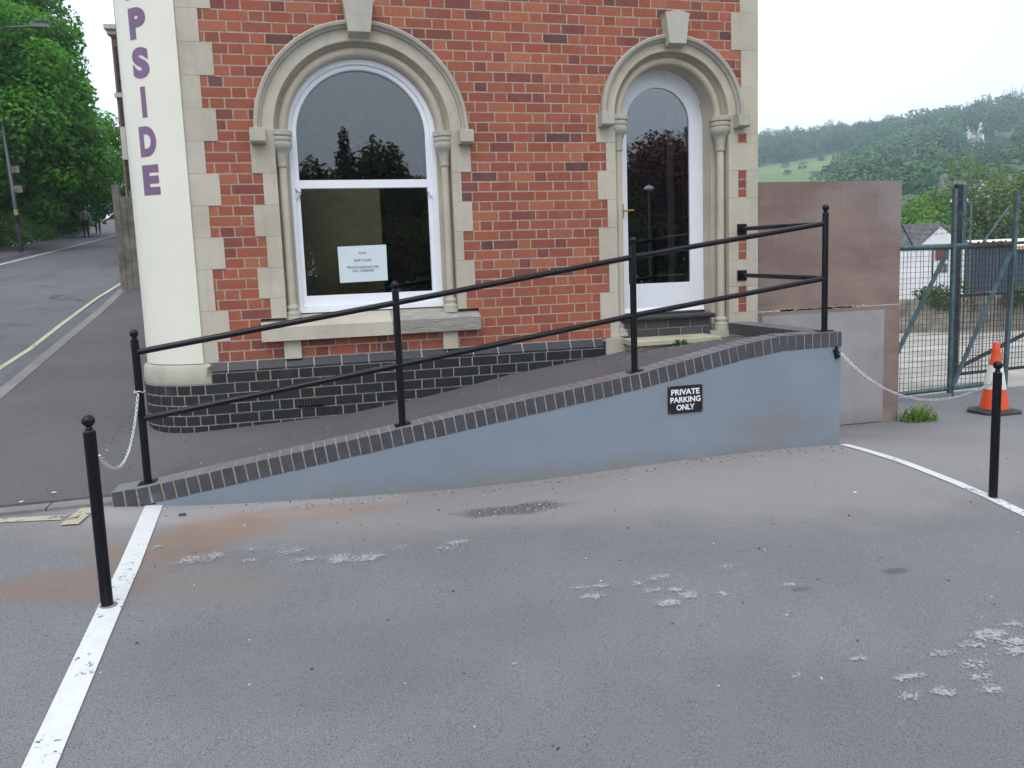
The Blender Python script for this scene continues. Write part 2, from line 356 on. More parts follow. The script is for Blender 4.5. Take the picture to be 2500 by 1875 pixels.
M['navy'] = simple('navy_cladding', (.035, .055, .085), .6, var=.15)
M['rust_red'] = simple('faded_red_shutter', (.17, .05, .045), .8)
M['gate'] = simple('chipped_green_blue_paint', (.070, .118, .135), .5, .2, var=.3, nsc=14, bump=.3)
M['gate_dark'] = simple('dark_gate_steel', (.022, .026, .034), .6, .2, var=.4)
M['wire'] = simple('galvanised_wire', (.085, .085, .095), .55, .6)
M['rust'] = simple('flaking_rust', (.085, .065, .045), .95, var=.6, nsc=25, bump=1.0, bsc=50)
M['orange'] = simple('cone_orange', (.75, .075, .02), .45, var=.08)
M['reflect'] = simple('cone_reflective_sleeve', (.62, .63, .58), .5)
M['rubber'] = simple('black_rubber', (.035, .035, .04), .8)
M['timber'] = simple('weathered_timber', (.16, .145, .125), .9, var=.4, nsc=4, bump=.7, bsc=25)
M['cottage'] = simple('cottage_render', (.85, .85, .85), .8, var=.05)
M['roof_brown'] = simple('brown_tile_roof', (.12, .11, .11), .9, var=.2)
M['skin'] = simple('skin', (.40, .25, .19), .6); M['hair'] = simple('dark_hair', (.015, .012, .012), .6)
M['khaki'] = simple('khaki_cloth', (.25, .24, .19), .9); M['denim'] = simple('dark_trousers', (.012, .014, .022), .9)
M['blue_top'] = simple('pale_blue_cloth', (.20, .22, .35), .9); M['navy_coat'] = simple('navy_cloth', (.02, .022, .035), .9)
M['car_red'] = simple('red_car_paint', (.30, .02, .03), .25, coat=.5); M['car_glass'] = simple('car_glass', (.02, .02, .025), .1)
M['lamp_pole'] = simple('galvanised_pole', (.12, .135, .15), .5, .4); M['band_yellow'] = simple('yellow_band', (.30, .26, .09), .7)
# mottled concrete / ply hoarding
t = NT('brown_hoarding'); c = t.mix(t.ramp(t.noise(1.4, 5, .6, vec=t.scale(t.pos, (.8, 1, 2.0))), .3, .7), (.185, .13, .115), (.265, .20, .175))
c = t.mix(t.ramp(t.noise(3, 6, .7, vec=t.scale(t.pos, (4, 1, .5))), .55, .8, 0, .5), c, (.33, .27, .24)); c = t.mix(t.ramp(t.noise(1, 6, .7, vec=t.scale(t.pos, (1.5, 1, 22))), .56, .75, 0, .55), c, (.12, .085, .08))
x, y, z = t.xyz(); g = t.ramp(t.math('ADD', t.math('MULTIPLY', t.math('SUBTRACT', x, 4.0), .9), t.math('ADD', t.math('SUBTRACT', z, 2.1), t.noise(3, 4))), .35, 1.1, 0, .5); c = t.mix(g, c, (.30, .27, .30))
t.pbsdf(c, .8, normal=t.bump(t.noise(30, 5), .3, .006), spec=.25); M['hoard'] = t.m
t = NT('grey_steel_sheet'); c = t.mix(t.ramp(t.noise(2.2, 6, .65), .3, .7), (.27, .25, .26), (.34, .325, .335)); c = t.mix(t.ramp(t.noise(5, 5, .7, vec=t.scale(t.pos, (3, 1, .4))), .56, .8, 0, .5), c, (.42, .41, .42))
x, y, z = t.xyz(); c = t.mix(t.ramp(t.math('ADD', z, t.math('MULTIPLY', t.noise(6, 5), .3)), -.05, .25, .7, 0), c, (.22, .19, .16)); t.pbsdf(c, .6, .1, t.bump(t.noise(20, 5), .2, .006)); M['sheet'] = t.m
t = NT('mill_brick'); br = t.n('ShaderNodeTexBrick'); br.inputs['Scale'].default_value = 4.4; br.inputs['Color1'].default_value = (.30, .095, .06, 1); br.inputs['Color2'].default_value = (.22, .07, .05, 1); br.inputs['Mortar'].default_value = (.30, .26, .22, 1)
mp = t.n('ShaderNodeMapping'); mp.inputs['Rotation'].default_value = (PI/2, 0, 0); t.put(mp.inputs[0], t.pos); t.t.links.new(mp.outputs[0], br.inputs['Vector']); t.pbsdf(br.outputs['Color'], .9); M['mill'] = t.m
# ------------------------------------------------------------------ text without font files of our own
def text_mesh(body, size, bold=0.0, extrude=0.001, align='CENTER', space=1.0):
    cu = bpy.data.curves.new('txt', 'FONT'); cu.body = body; cu.size = size; cu.offset = bold; cu.extrude = extrude
    cu.align_x = align; cu.align_y = 'CENTER'; cu.space_line = space; cu.resolution_u = 6
    ob = bpy.data.objects.new('txt', cu); COL.objects.link(ob); bpy.context.view_layer.update()
    dg = bpy.context.evaluated_depsgraph_get(); me = bpy.data.meshes.new_from_object(ob.evaluated_get(dg))
    bpy.data.objects.remove(ob, do_unlink=True); return me
def text_part(name, body, size, mat, parent, loc, bold=0.0, sx=1.0, sz=1.0, fit=None, face='-y', bend=None, space=1.0):
    me = text_mesh(body, size, bold, space=space)
    if bend:
        bq = bmesh.new(); bq.from_mesh(me); xs_ = [v.co.x for v in bq.verts]; x_ = min(xs_)
        while x_ < max(xs_):
            x_ += .012; bmesh.ops.bisect_plane(bq, geom=bq.verts[:]+bq.edges[:]+bq.faces[:], plane_co=(x_, 0, 0), plane_no=(1, 0, 0))
        bq.to_mesh(me); bq.free()
    co = np.zeros(len(me.vertices)*3); me.vertices.foreach_get('co', co); co = co.reshape(-1, 3)
    if fit:
        mn, mxx = co.min(0), co.max(0); sx = fit[0]/(mxx[0]-mn[0]); sz = fit[1]/(mxx[1]-mn[1]); co[:, 0] -= (mn[0]+mxx[0])/2; co[:, 1] -= (mn[1]+mxx[1])/2
    u_ = co[:, 0]*sx; v_ = co[:, 1]*sz; d_ = co[:, 2]
    if bend:
        xc, yc, R_, s0 = bend
        th = (s0-u_)/R_; rr = R_+.002+d_
        out = np.stack([xc-rr*np.sin(th), yc-rr*np.cos(th), v_], 1)
    else: out = np.stack([u_, -d_, v_], 1)
    out = out+np.array(loc); me.vertices.foreach_set('co', out.ravel()); me.update()
    me.materials.clear(); me.materials.append(mat)
    o = bpy.data.objects.new(name, me); COL.objects.link(o)
    if parent: adopt(o, parent)
    return o
# ------------------------------------------------------------------ ground heights
HY = [-60, -8, -1.4, 0, 9.6, 44, 52, 72, 120]; HZ = [-1.5, -.3, .19, .36, 1.41, 4.18, 4.81, 7.1, 5.6]
def hst(y): return float(np.interp(y, HY, HZ))
CP = [(-4.4,-1.4,.19),(-3.3,-1.4,.185),(-2.6,-1.4,.185),(-2.2,-1.39,.140),(-1.1,-1.39,.078),(0,-1.39,.050),(1.3,-1.39,.085),(2.1,-1.39,.095),(2.8,-1.39,.080),(-2.31,-2.9,.13),(2.9,-2.73,.006),(0,-3,.03),(0,-6,0),(-3.5,-6,.02),(3.5,-6,-.03),(4.5,.03,-.14),(3.3,.04,-.11),(5.8,0,-.13),(6,1,-.15),(7.5,-2,-.1),(8,1,-.16),(-4,-3,.15),(0,-.5,.1),(-2,0,.15)]
_A = np.array(CP); _n = len(CP)
_d = np.linalg.norm(_A[:, None, :2]-_A[None, :, :2], axis=2)
_K = np.zeros((_n+3, _n+3)); _K[:_n, :_n] = np.where(_d > 0, _d**2*np.log(_d+1e-12), 0)+np.eye(_n)*.05; _K[:_n, _n] = 1; _K[:_n, _n+1:] = _A[:, :2]; _K[_n:, :_n] = _K[:_n, _n:].T
_W = np.linalg.solve(_K, np.append(_A[:, 2], [0, 0, 0]))
def G(x, y):
    xx = min(max(x, -4.4), 8); yy = min(max(y, -6.2), 1.1)
    d = np.hypot(_A[:, 0]-xx, _A[:, 1]-yy); b = np.where(d > 0, d**2*np.log(d+1e-12), 0)
    return float(b@_W[:_n]+_W[_n]+_W[_n+1]*xx+_W[_n+2]*yy)
def cop(x): return float(np.interp(x, [-2.62, -2.42, -.73, 1.04, 1.9, 2.25, 2.9], [.275, .290, .530, .785, .950, .995, 1.0]))
def P(x, y):
    """pavement surface: ramp beside the building, then the street pavement to the left"""
    a_ = cop(x)-.022; b_ = float(np.interp(x, [-2.3, -1.05, -.31, .4, 1.26, 1.62, 2.6], [.372, .42, .525, .66, .77, .82, .865]))
    tt = min(max((y+1.17)/1.12, 0), 1); ramp = a_*(1-tt)+b_*tt
    st_ = hst(y)+ (.008 if y < -1 else 0)
    k = min(max((x+2.62)/.35, 0), 1) if y < .56 else 0
    return ramp*k+st_*(1-k)
us = sorted(set([round(v, 3) for v in np.arange(-4.6, 8.4, .2)]+[-60, -40, -25, -15, -10, -7, 10, 14, 20, 30, 45]))
vs = sorted(set([round(v, 3) for v in np.arange(-6.4, 1.3, .2)]+[-70, -50, -35, -20, -12, -8]))
b = MB(); b.grid(lambda x, y: (x, y, G(x, y)-(.16 if (-4.3 < x < 2.4 and y > -1.0) else 0)-(.9*min(1, max(0, (-4.6-x)/3)) if y > -1.5 else 0)), us, vs)
tag(b.build('car_park', M['asphalt'], smooth=True), kind='structure')
# pavement
b = MB(); b.grid(lambda x, y: (x, y, P(x, y)), [-2.62+.1*i for i in range(53)]+[2.57], [-1.172, -.9, -.6, -.3, .0])
b.grid(lambda x, y: (x, y, P(x, y)), [-2.62, -2.5, -2.4, -2.3, -2.2], [0, .2, .4, .55])
def kerbx(y): return float(np.interp(y, [-1.3, 2, 4.8, 7.5, 10.5, 14, 22, 40, 72], [-4.20, -4.36, -4.52, -4.66, -4.92, -5.2, -6.2, -9.0, -14]))
def pav_left(s_, y):
    x0 = kerbx(y)+.13; x1 = -2.62 if y < 0.6 else (-2.55 if y < 12 else -4.2); x = x0+(x1-x0)*s_; return (x, y, P(x, y))
b.grid(lambda s_, y: (pav_left(s_, -1.212)[0], -1.212, P(-3, -1.2)-.002-(.1 if y < -1.3 else 0)), [0, .25, .5, .75, 1], [-1.4, -1.212])
b.grid(pav_left, [0, .25, .5, .75, 1], [-1.212, -1.0, -.7, -.4, -.1, .3, .54, .62, 1, 2, 3, 4.5, 6, 8, 9.6, 12, 16, 22, 30, 40])
tag(b.build('pavement', M['pave'], smooth=True), kind='structure')
b = MB()
ky = [-1.28, -.5, .5, 1.4, 2.3, 3.2, 4.1, 5, 5.9, 6.8, 7.7, 8.6, 9.5, 10.4, 12, 16, 22, 40]
for y0, y1 in zip(ky[:-1], ky[1:]):
    p0, p1 = kerbx(y0), kerbx(y1-.012)
    b.hexa([(p0, y0, hst(y0)-.3), (p0+.13, y0, hst(y0)-.3), (p1+.13, y1-.012, hst(y1)-.3), (p1, y1-.012, hst(y1)-.3), (p0, y0, hst(y0)+.004), (p0+.13, y0, hst(y0)+.004), (p1+.13, y1-.012, hst(y1)+.004), (p1, y1-.012, hst(y1)+.004)])
for i in range(4):
    x0 = -4.2+i*.40; x1 = x0+.39
    if i == 3: x1 = -2.625
    if i == 3: x0 = -3.0
    b.box(x0, x1, -1.345, -1.206, .0, .208)
tag(b.build('kerb_stones', M['kerb']), kind='structure')
# road up the hill
def farx(y): return float(np.interp(y, [-60, -1, 22.4, 51.9, 72, 120], [-8, -9.6, -11.0, -13.7, -17, -27]))
b = MB(); b.grid(lambda s_, y: (kerbx(y)*(1-s_)+farx(y)*s_+(.02 if s_ == 0 else 0), y, hst(y)-.10-.10*abs(s_-.5)+.05), [0, .2, .4, .6, .8, 1], [-1.35, 0, 2, 4, 7, 10, 14, 18, 24, 30, 36, 44, 52, 62, 72, 90])
tag(b.build('road', M['road'], smooth=True), kind='structure')
b = MB(); b.grid(lambda s_, y: (farx(y)-.13-2.0*s_, y, hst(y)), [0, .5, 1], [-1.35, 4, 10, 18, 24, 30, 36, 44, 52, 62, 72, 90])
b.grid(lambda s_, y: (farx(y)-.13*s_, y, hst(y)-.13+.13*s_), [0, .3, 1], [-1.35, 4, 10, 18, 24, 30, 36, 44, 52, 62, 72, 90])
tag(b.build('far_pavement', M['pave'], smooth=False), kind='structure')
def strip(name, pts, wdt, mat, zfn, dz=.004, sub=1):
    """flat painted line following pts, wdt wide"""
    b = MB(); L = [];
    for i, p in enumerate(pts):
        a_ = Vector(pts[max(i-1, 0)]); c_ = Vector(pts[min(i+1, len(pts)-1)]); d = (c_-a_).normalized(); nn = Vector((-d.y, d.x))
        ww = wdt[i] if isinstance(wdt, (list, tuple)) else wdt
        l = Vector(p)+nn*ww/2; r = Vector(p)-nn*ww/2; L.append((l, r))
    for (l0, r0), (l1, r1) in zip(L[:-1], L[1:]):
        b.face([(q.x, q.y, zfn(q.x, q.y)+dz) for q in (l0, r0, r1, l1)])
    return tag(b.build(name, mat, recalc=True), kind='structure')
def dens(pts, n=8):
    o = []
    for a_, c_ in zip(pts[:-1], pts[1:]):
        for i in range(n): o.append((a_[0]+(c_[0]-a_[0])*i/n, a_[1]+(c_[1]-a_[1])*i/n))
    return o+[pts[-1]]
zr = lambda x, y: hst(y)-.075
strip('yellow_line', dens([(-4.78, -1.2), (-4.86, 4.64), (-4.99, 6.53), (-5.08, 8.13), (-5.17, 9.88), (-5.27, 11.3), (-5.36, 12.6), (-5.7, 16)]), .07, M['line_yellow'], lambda x, y: hst(y)-.10, .012)
strip('far_edge_line', dens([(-9.9, 8), (-10.53, 20.9), (-10.80, 24), (-11.23, 28.8), (-12.4, 41.5), (-13.2, 50)]), .11, M['line_white'], lambda x, y: hst(y)-.10, .012)
Gz = lambda x, y: G(x, y)
strip('bay_line', dens([(-2.375, -1.31), (-2.31, -2.41), (-2.25, -3.98), (-2.2, -5.2)], 12), [.105]*37, M['line_white'], Gz, .005)
strip('bay_line', dens([(2.80, -1.40), (2.885, -1.95), (2.90, -2.45), (2.885, -2.72), (2.82, -3.07), (2.75, -4.2)], 8), .085, M['line_white'], Gz, .005)
strip('bay_mark', dens([(-3.9, -1.44), (-3.25, -1.45), (-2.85, -1.54)], 8), .085, M['line_cream'], Gz, .005)
strip('bay_mark', dens([(-2.745, -1.385), (-2.78, -1.70)], 4), .10, M['line_cream'], Gz, .009)
wornspots = [(-2.22,-2.17,.07,.04),(-2.02,-2.41,.11,.10),(-1.9,-2.38,.08,.09),(-1.71,-2.47,.08,.05),(-1.72,-2.31,.08,.06),(-1.49,-2.37,.13,.08),(-1.44,-2.52,.14,.07),(-1.25,-2.55,.08,.10),(-1.10,-2.57,.12,.08),(-.90,-2.45,.08,.12),(-.66,-2.52,.12,.07),(-.58,-2.44,.10,.05),
 (-.13,-3.24,.07,.04),(-.02,-3.25,.06,.04),(-.10,-3.35,.10,.05),(.29,-3.24,.11,.05),(.17,-3.27,.05,.05),(.20,-3.37,.08,.04),(.32,-3.40,.05,.03),(.35,-3.48,.07,.06),(.22,-3.52,.10,.05),(.68,-3.23,.09,.06),(.51,-3.51,.06,.05),(.72,-3.35,.05,.03),(.86,-3.52,.05,.03),
 (1.35,-4.20,.13,.055),(1.22,-4.25,.08,.05),(1.05,-4.27,.09,.04),(1.10,-4.38,.09,.05),(1.06,-4.46,.09,.05),(1.03,-4.54,.07,.04),(1.34,-4.34,.10,.05),(1.42,-4.28,.10,.05),(.80,-4.38,.11,.03),(.70,-4.49,.08,.04),(.84,-4.50,.05,.04),(.71,-4.21,.06,.03),(.39,-4.25,.04,.03),(1.55,-4.16,.10,.05),(.55,-4.62,.03,.02),(-.62,-3.86,.03,.02),(-.60,-3.98,.035,.02)]
for (x, y, rx, ry) in wornspots:
    b = MB(); n_ = 14
    ang = [(math.cos(2*PI*i/n_)*rng.uniform(.92, 1.08), math.sin(2*PI*i/n_)*rng.uniform(.92, 1.08)) for i in range(n_)]; rings = [0.02, .3, .5, .65, .8, .92, 1.05]
    for k_ in range(6):
        for i in range(n_):
            j = (i+1) % n_; q = [(ang[a_][0]*rings[r_]*rx, ang[a_][1]*rings[r_]*ry) for a_, r_ in ((i, k_), (i, k_+1), (j, k_+1), (j, k_))]; f_ = 1-k_/5
            b.face([(x+u_, y+v_, G(x, y)+.008) for u_, v_ in q], (f_, f_, f_))
    tag(b.build('worn_paint_patch', M['line_worn'], recalc=True), kind='structure')
# ------------------------------------------------------------------ the brick building
C_ = .08382; K0 = 3.77354; MO = .33986
def kz(k): return K0-C_*k
ZT = 27          # courses above k=0
bld = thing('brick_building', 'red brick corner building with pale stone arches, quoins and a blue brick plinth', 'building', loc=(-.0, .0, .35))
def seg(table, k):
    for a_, b_, v in table:
        if a_ <= k < b_: return v
LQ = [(-40,-20,-1.914),(-20,-17,-2.0),(-17,-14,-1.914),(-14,-11,-2.0),(-11,-8,-1.914),(-8,-5,-2.0),(-5,-2,-2.0),(-2,1,-1.905),(1,4,-2.004),(4,7,-1.914),(7,10,-2.022),(10,13,-1.926),(13,16,-2.031),(16,19,-1.938),(19,22,-2.037),(22,25,-1.944),(25,29,-2.047),(29,32,-1.952),(32,34,-2.053)]
JL = [(12,16,-1.687),(16,19,-1.608),(19,22,-1.698),(22,25,-1.616),(25,28,-1.705),(28,30,-1.62)]
JR = [(12,16,.112),(16,19,.021),(19,22,.107),(22,25,.019),(25,28,.106),(28,30,.023)]
DL = [(10,13,1.265),(13,16,1.355),(16,19,1.27),(19,22,1.359),(22,26,1.268),(26,29,1.361),(29,32,1.267),(32,34,1.362)]
RQ = [(-40,-20,2.61),(-20,-16,2.70),(-16,-12,2.61),(-12,-8,2.703),(-8,-4,2.612),(-4,-1,2.703),(-1,3,2.612),(3,7,2.713)]
CX, RC = -2.17, .48      # centre and radius of the rounded corner
WX, WZ, DX, DZ = -.777, 2.768, 2.013, 2.925
WR, DR = .72, .567
def pal():
    q = rng.random()
    if q < .022: c_ = (.085, .045, .055)
    elif q < .16: c_ = (.195, .060, .052)
    elif q < .52: c_ = (.315, .084, .052)
    elif q < .85: c_ = (.375, .105, .056)
    else: c_ = (.41, .135, .07)
    j = rng.uniform(.88, 1.12); return tuple(v*j for v in c_)
mort = MB(); bri = MB()
def halfw(z, cz, r):
    return math.sqrt(max(0, r*r-(z-cz)**2)) if abs(z-cz) < r else 0
def brick_run(a_, b_, k, ph):
    z1 = kz(k); z0 = kz(k+1); mort.face([(a_, 0, z0), (b_, 0, z0), (b_, 0, z1), (a_, 0, z1)])
    base = ph+(MO/2 if k % 2 else 0); n0 = int((a_-base)/MO)-2; js = []
    for n_ in range(n0, n0+int((b_-a_)/MO)+6): js += [base+n_*MO, base+n_*MO+MO/3]
    xs = [a_]+[j for j in js if a_+.022 < j < b_-.022]+[b_]
    for x0, x1 in zip(xs[:-1], xs[1:]):
        g = .0060; xa = x0+(g if x0 > a_ else .002)+rng.uniform(-.0012, .0012); xb = x1-(g if x1 < b_ else .002)+rng.uniform(-.0012, .0012)
        dz0, dz1 = rng.uniform(-.001, .001), rng.uniform(-.001, .001); yy = -.0022+rng.uniform(-.0008, .0008)
        za, zb = z0+.0062+dz0, z1-.0062+dz1; c_ = pal()
        bri.hexa([(xa, yy, za), (xb, yy, za+rng.uniform(-.0008, .0008)), (xb, .004, za), (xa, .004, za), (xa, yy, zb), (xb, yy, zb+rng.uniform(-.0008, .0008)), (xb, .004, zb), (xa, .004, zb)], c_)
for k in range(-ZT, 34):
    Lq = seg(LQ, k); zt = kz(k); zb = kz(k+1)
    runs = []
    pL, pM, pR = -2.13819, 0.0, 2.20845
    if k < 12:
        if k < 10: rq = seg(RQ, k) if k < 7 else None
        else: rq = None
        wz = max(zb, WZ) if zt > WZ else zb
        hw = halfw(zt, WZ, .835) if zt > WZ-.1 else .835
        hd = halfw(max(zt, DZ), DZ, .655) if k < 10 else .655
        if k >= 10: mid_end = 1.265
        else: mid_end = DX-hd
        if hw > 0.02: runs += [(Lq, WX-hw, pL)]; left_mid = WX+hw
        else: runs += [(Lq, WX, pL)]; left_mid = WX
        if k < 10 and hd <= .02: runs += [(left_mid, DX-.05, pM)]; rs_ = DX-.05
        else: runs += [(left_mid, mid_end, pM)]; rs_ = DX+hd
        if rq and rs_ < rq-.03: runs += [(rs_, rq, pR)]
    elif k < 30: runs = [(Lq, seg(JL, k), pL), (seg(JR, k), seg(DL, k), pM)]
    elif k < 32: runs = [(Lq, -1.705, pL), (.128, seg(DL, k), pM)]
    else: runs = [(Lq, -.777, pL), (-.777, seg(DL, k), pM)]
    if k == 12 or 16 <= k < 19 or 23 <= k < 26 or 29 <= k < 32: runs += [(2.684, 2.766, 2.684 if k % 2 == 0 else 2.514)]
    for a_, b_, p in runs:
        if b_-a_ > .03: brick_run(a_, b_, k, p)
adopt(bri.build('brickwork', M['brick'], recalc=False), bld)
# side wall, roof and back of the building (never seen straight on, but solid)
mort.box(2.60, 2.883, .30, 9, -.2, kz(-ZT)); mort.box(CX-RC+.004, -2.4, .5, 9, .2, kz(-ZT)); mort.box(CX-RC+.004, 2.883, 8.8, 9, .2, kz(-ZT))
adopt(mort.build('wall', M['mortar'], recalc=False), bld)
b = MB(); b.box(-2.9, 3.0, -.12, 9.1, kz(-ZT), kz(-ZT)+.2); adopt(b.build('roof', M['stone_grey']), bld)
# stone blocks
def tintf(lo=.95, hi=1.04):
    j = rng.uniform(lo, hi); return (j, j*rng.uniform(.985, 1.01), j*rng.uniform(.96, 1.02))
YS = -.009
def stone_block(mb, x0, x1, k0, k1, y0=YS, y1=.13, g=.0009, col=None):
    mb.box(x0+g*.3, x1-g*.3, y0+rng.uniform(-.0008, .0008), y1, kz(k1)+g, kz(k0)-g, col or tintf())
b = MB()
for a_, c_, v in LQ:
    stone_block(b, CX, v, max(a_, -ZT), c_, y1=.1)
adopt(b.build('corner_quoin', M['stone']), bld)
b = MB()   # rounded corner
for a_, c_, v in LQ:
    k0, k1 = max(a_, -ZT), c_; n_ = 14; pr_ = [(CX-RC*math.sin(t_*PI/2/n_), RC-(RC-YS)*math.cos(t_*PI/2/n_)) for t_ in range(n_+1)]
    cc = tintf()
    for p, q in zip(pr_[:-1], pr_[1:]): b.face([(p[0], p[1], kz(k1)+.002), (q[0], q[1], kz(k1)+.002), (q[0], q[1], kz(k0)-.002), (p[0], p[1], kz(k0)-.002)], cc)
adopt(b.build('corner_quoin', M['stone']), bld)
b = MB()   # right hand quoin and door pier
for a_, c_, v in RQ: stone_block(b, v, 2.89, max(a_, -ZT), c_, y1=.3)
stone_block(b, 2.60, 2.89, 7, 12, y1=.3)
stone_block(b, 2.581, 2.682, 12, 13); stone_block(b, 2.768, 2.89, 12, 13, y1=.3)
for a_, c_, br in [(13,16,0),(16,19,1),(19,23,0),(23,26,1),(26,29,0),(29,32,1),(32,34.6,0)]:
    if br: stone_block(b, 2.581, 2.682, a_, c_, y1=.3); stone_block(b, 2.768, 2.89, a_, c_, y1=.3); 
    else: stone_block(b, 2.581, 2.89 if a_ != 19 else 2.80, a_, c_, y1=.3)
    if a_ == 19: stone_block(b, 2.80, 2.89, a_, c_, y1=.3)
adopt(b.build('corner_quoin', M['stone']), bld)
# --- arched surround builder
def surround(cx, cz, r, rw, hood_r, jl, jr, zj, kname):
    b = MB()
    for a_, c_, v in jl: stone_block(b, v, cx-r, a_, c_)
    for a_, c_, v in jr: stone_block(b, cx+r, v, a_, c_)
    prof = [(rw, .0), (rw, YS), (r+.004, YS), (r, YS+.006), (r, .13)]
    segs = [0, .19, .40, .5, .60, .81, 1]
    nst = 44
    st = [PI-PI*i/nst for i in range(nst+1)]
    for i in range(nst):
        f_ = i/nst; cc = (.98, .98, .97) if int(f_*5.001) % 2 else (1.03, 1.02, 1.0)
        for (r0, y0), (r1, y1) in zip(prof[:-1], prof[1:]):
            P4 = [(cx+r_*math.cos(t_), y_, cz+r_*math.sin(t_)) for t_, r_, y_ in ((st[i], r0, y0), (st[i], r1, y1), (st[i+1], r1, y1), (st[i+1], r0, y0))]
            b.face(P4, cc)
    adopt(b.build('stone_surround', M['stone']), bld)
    b = MB(); rr = r-.065; yc = .10   # inner roll moulding round the arch
    roll = [(r, .05), (r-.012, .055), (r-.022, .045)]+[(rr+.036*math.cos(a_), .085+.036*math.sin(a_)) for a_ in [(-20-20*i)*PI/180 for i in range(10)]]+[(r-.105, .13), (r-.105, .34)]
    b.sweep_arch(roll, cx, cz, None, 48, (.98, .96, .93)); adopt(b.build('arch_roll_moulding', M['stone'], smooth='auto'), bld)
    b = MB(); jp = [(r, YS+.006), (r, .12), (r-.105, .135), (r-.105, .34)]
    for sgn in (-1, 1):
        for (r0, y0), (r1, y1) in zip(jp[:-1], jp[1:]):
            b.face([(cx+sgn*r0, y0, zj), (cx+sgn*r1, y1, zj), (cx+sgn*r1, y1, cz), (cx+sgn*r0, y0, cz)], (.97, .96, .95))
        adopt(b.build('jamb_reveal', M['stone']), bld); b = MB()
    b = MB(); hp = [(rw-.008, YS), (rw-.002, -.032), (rw+.012, -.04), (rw+.02, -.064), (hood_r-.01, -.070), (hood_r, -.062), (hood_r-.002, -.02), (hood_r, .004)]
    b.sweep_arch(hp, cx, cz, None, 48, (.97, .97, .97)); adopt(b.build('hood_mould', M['stone_grey'], smooth='auto'), bld)
    for sgn in (-1, 1):   # label stops
        b = MB(); xc = cx+sgn*(rw+hood_r)/2-.005*sgn
        b.prism([(-.118, cz+.0), (-.118, cz-.095), (-.10, cz-.108), (-.002, cz-.108), (-.002, cz+.012), (-.075, cz+.012)], 'x', xc-.058, xc+.058)
        adopt(b.build('label_stop', M['stone_grey']), bld)
def keystone(cx, ztop, zbot, wt, wb):
    b = MB(); y0, y1 = -.115, .03
    pts = [(cx-wb/2, zbot), (cx+wb/2, zbot), (cx+wt/2-.012, ztop-.055), (cx+wt/2, ztop-.03), (cx, ztop), (cx-wt/2, ztop-.03), (cx-wt/2+.012, ztop-.055)]
    b.face([(x, y0, z) for x, z in pts]);
    back = [(x, y1, z-(.03 if z < zbot+.01 else 0)) for x, z in pts]
    n_ = len(pts)
    for i in range(n_): j = (i+1) % n_; b.face([(pts[i][0], y0, pts[i][1]), back[i], back[j], (pts[j][0], y0, pts[j][1])])
    adopt(b.build('keystone', M['stone_grey']), bld)
def colonnette(x, y, zb, zt, rs, cap_h, bs, half=1.0):
    b = MB(); b.lathe([(rs, zb+.10), (rs, zt-cap_h+.01)], (x, y, 0), 18)
    sh = adopt(b.build('colonnette', M['stone'], smooth=True), bld)
    z0 = zt-cap_h; cr_ = rs*2.75
    b = MB(); pf = [(rs, z0-.02), (rs*1.25, z0-.012), (rs*1.35, z0-.002), (rs*1.3, z0+.004), (rs*1.38, z0+.012), (rs*1.2, z0+.016)]+[(rs*r1, z0+cap_h*f1) for r1, f1 in ((1.28, .12), (1.4, .24), (1.6, .34), (1.9, .42), (2.3, .47), (2.6, .54), (2.7, .61), (2.62, .67), (2.35, .685), (2.35, .70), (2.55, .71), (2.68, .76), (2.6, .81), (2.4, .835), (2.4, .85), (2.8, .86), (2.82, .99), (2.75, 1.0))]+[(0, zt)]
    b.lathe(pf, (x, y, 0), 28); c_ = b.build('capital', M['stone_grey'], smooth='auto'); c_.parent = sh; c_.location = sh.location*0
    b = MB(); pf = [(rs*2.1, zb), (rs*2.1, zb+.03), (rs*1.9, zb+.035), (rs*2.0, zb+.05), (rs*1.9, zb+.065), (rs*1.5, zb+.072), (rs*1.45, zb+.085), (rs*1.65, zb+.10), (rs*1.5, zb+.115), (rs, zb+.13)]
    b.lathe(pf, (x, y, 0), 24); c_ = b.build('column_base', M['stone_rough'], smooth='auto'); c_.parent = sh; c_.location = sh.location*0
surround(WX, WZ, WR, .822, .872, JL, JR, 1.20, 'w')
surround(DX, DZ, DR, .652, .704, DL, [], .90, 'd')
keystone(WX, 3.815, 3.530, .262, .175); keystone(DX+.008, 3.822, 3.535, .245, .165)
for s_ in (-1, 1):
    colonnette(WX+s_*.672, .060, 1.235, 2.775, .033, .275, 0)
    colonnette(DX+s_*.520, .060, .93 if s_ > 0 else .93, DZ+.006, .036, .30, 0)
# fill behind the jambs so no light leaks in
for q in ((WX-.9, WX-WR, 1.1, 3.7), (WX+WR, WX+.9, 1.1, 3.7), (DX-.75, DX-DR, .8, 3.6)): b = MB(); b.box(q[0], q[1], .132, .16, q[2], q[3]); adopt(b.build('inner_lining', M['room']), bld)
# sill and brackets
b = MB(); b.prism([(-.085, kz(30.85)-.0), (-.085, kz(32.2)), (.17, kz(32.2)), (.17, 1.285), (-.0, 1.225), (-.075, 1.195)], 'x', -1.705, -.64)
sl = adopt(b.build('window_sill', M['stone']), bld)
b = MB(); b.prism([(-.083, kz(30.8)), (-.080, kz(32.15)), (-.06, kz(32.25)), (.17, kz(32.2)), (.17, 1.286), (-.0, 1.226), (-.073, 1.197)], 'x', -.638, .128)
adopt(b.build('window_sill', M['sill_rough']), bld)
for x0, x1 in ((-1.537, -1.40), (-.205, -.072)):
    b = MB(); b.box(x0, x1, -.035, .02, kz(34.05), kz(32.25)-.003); adopt(b.build('sill_bracket', M['stone']), bld)
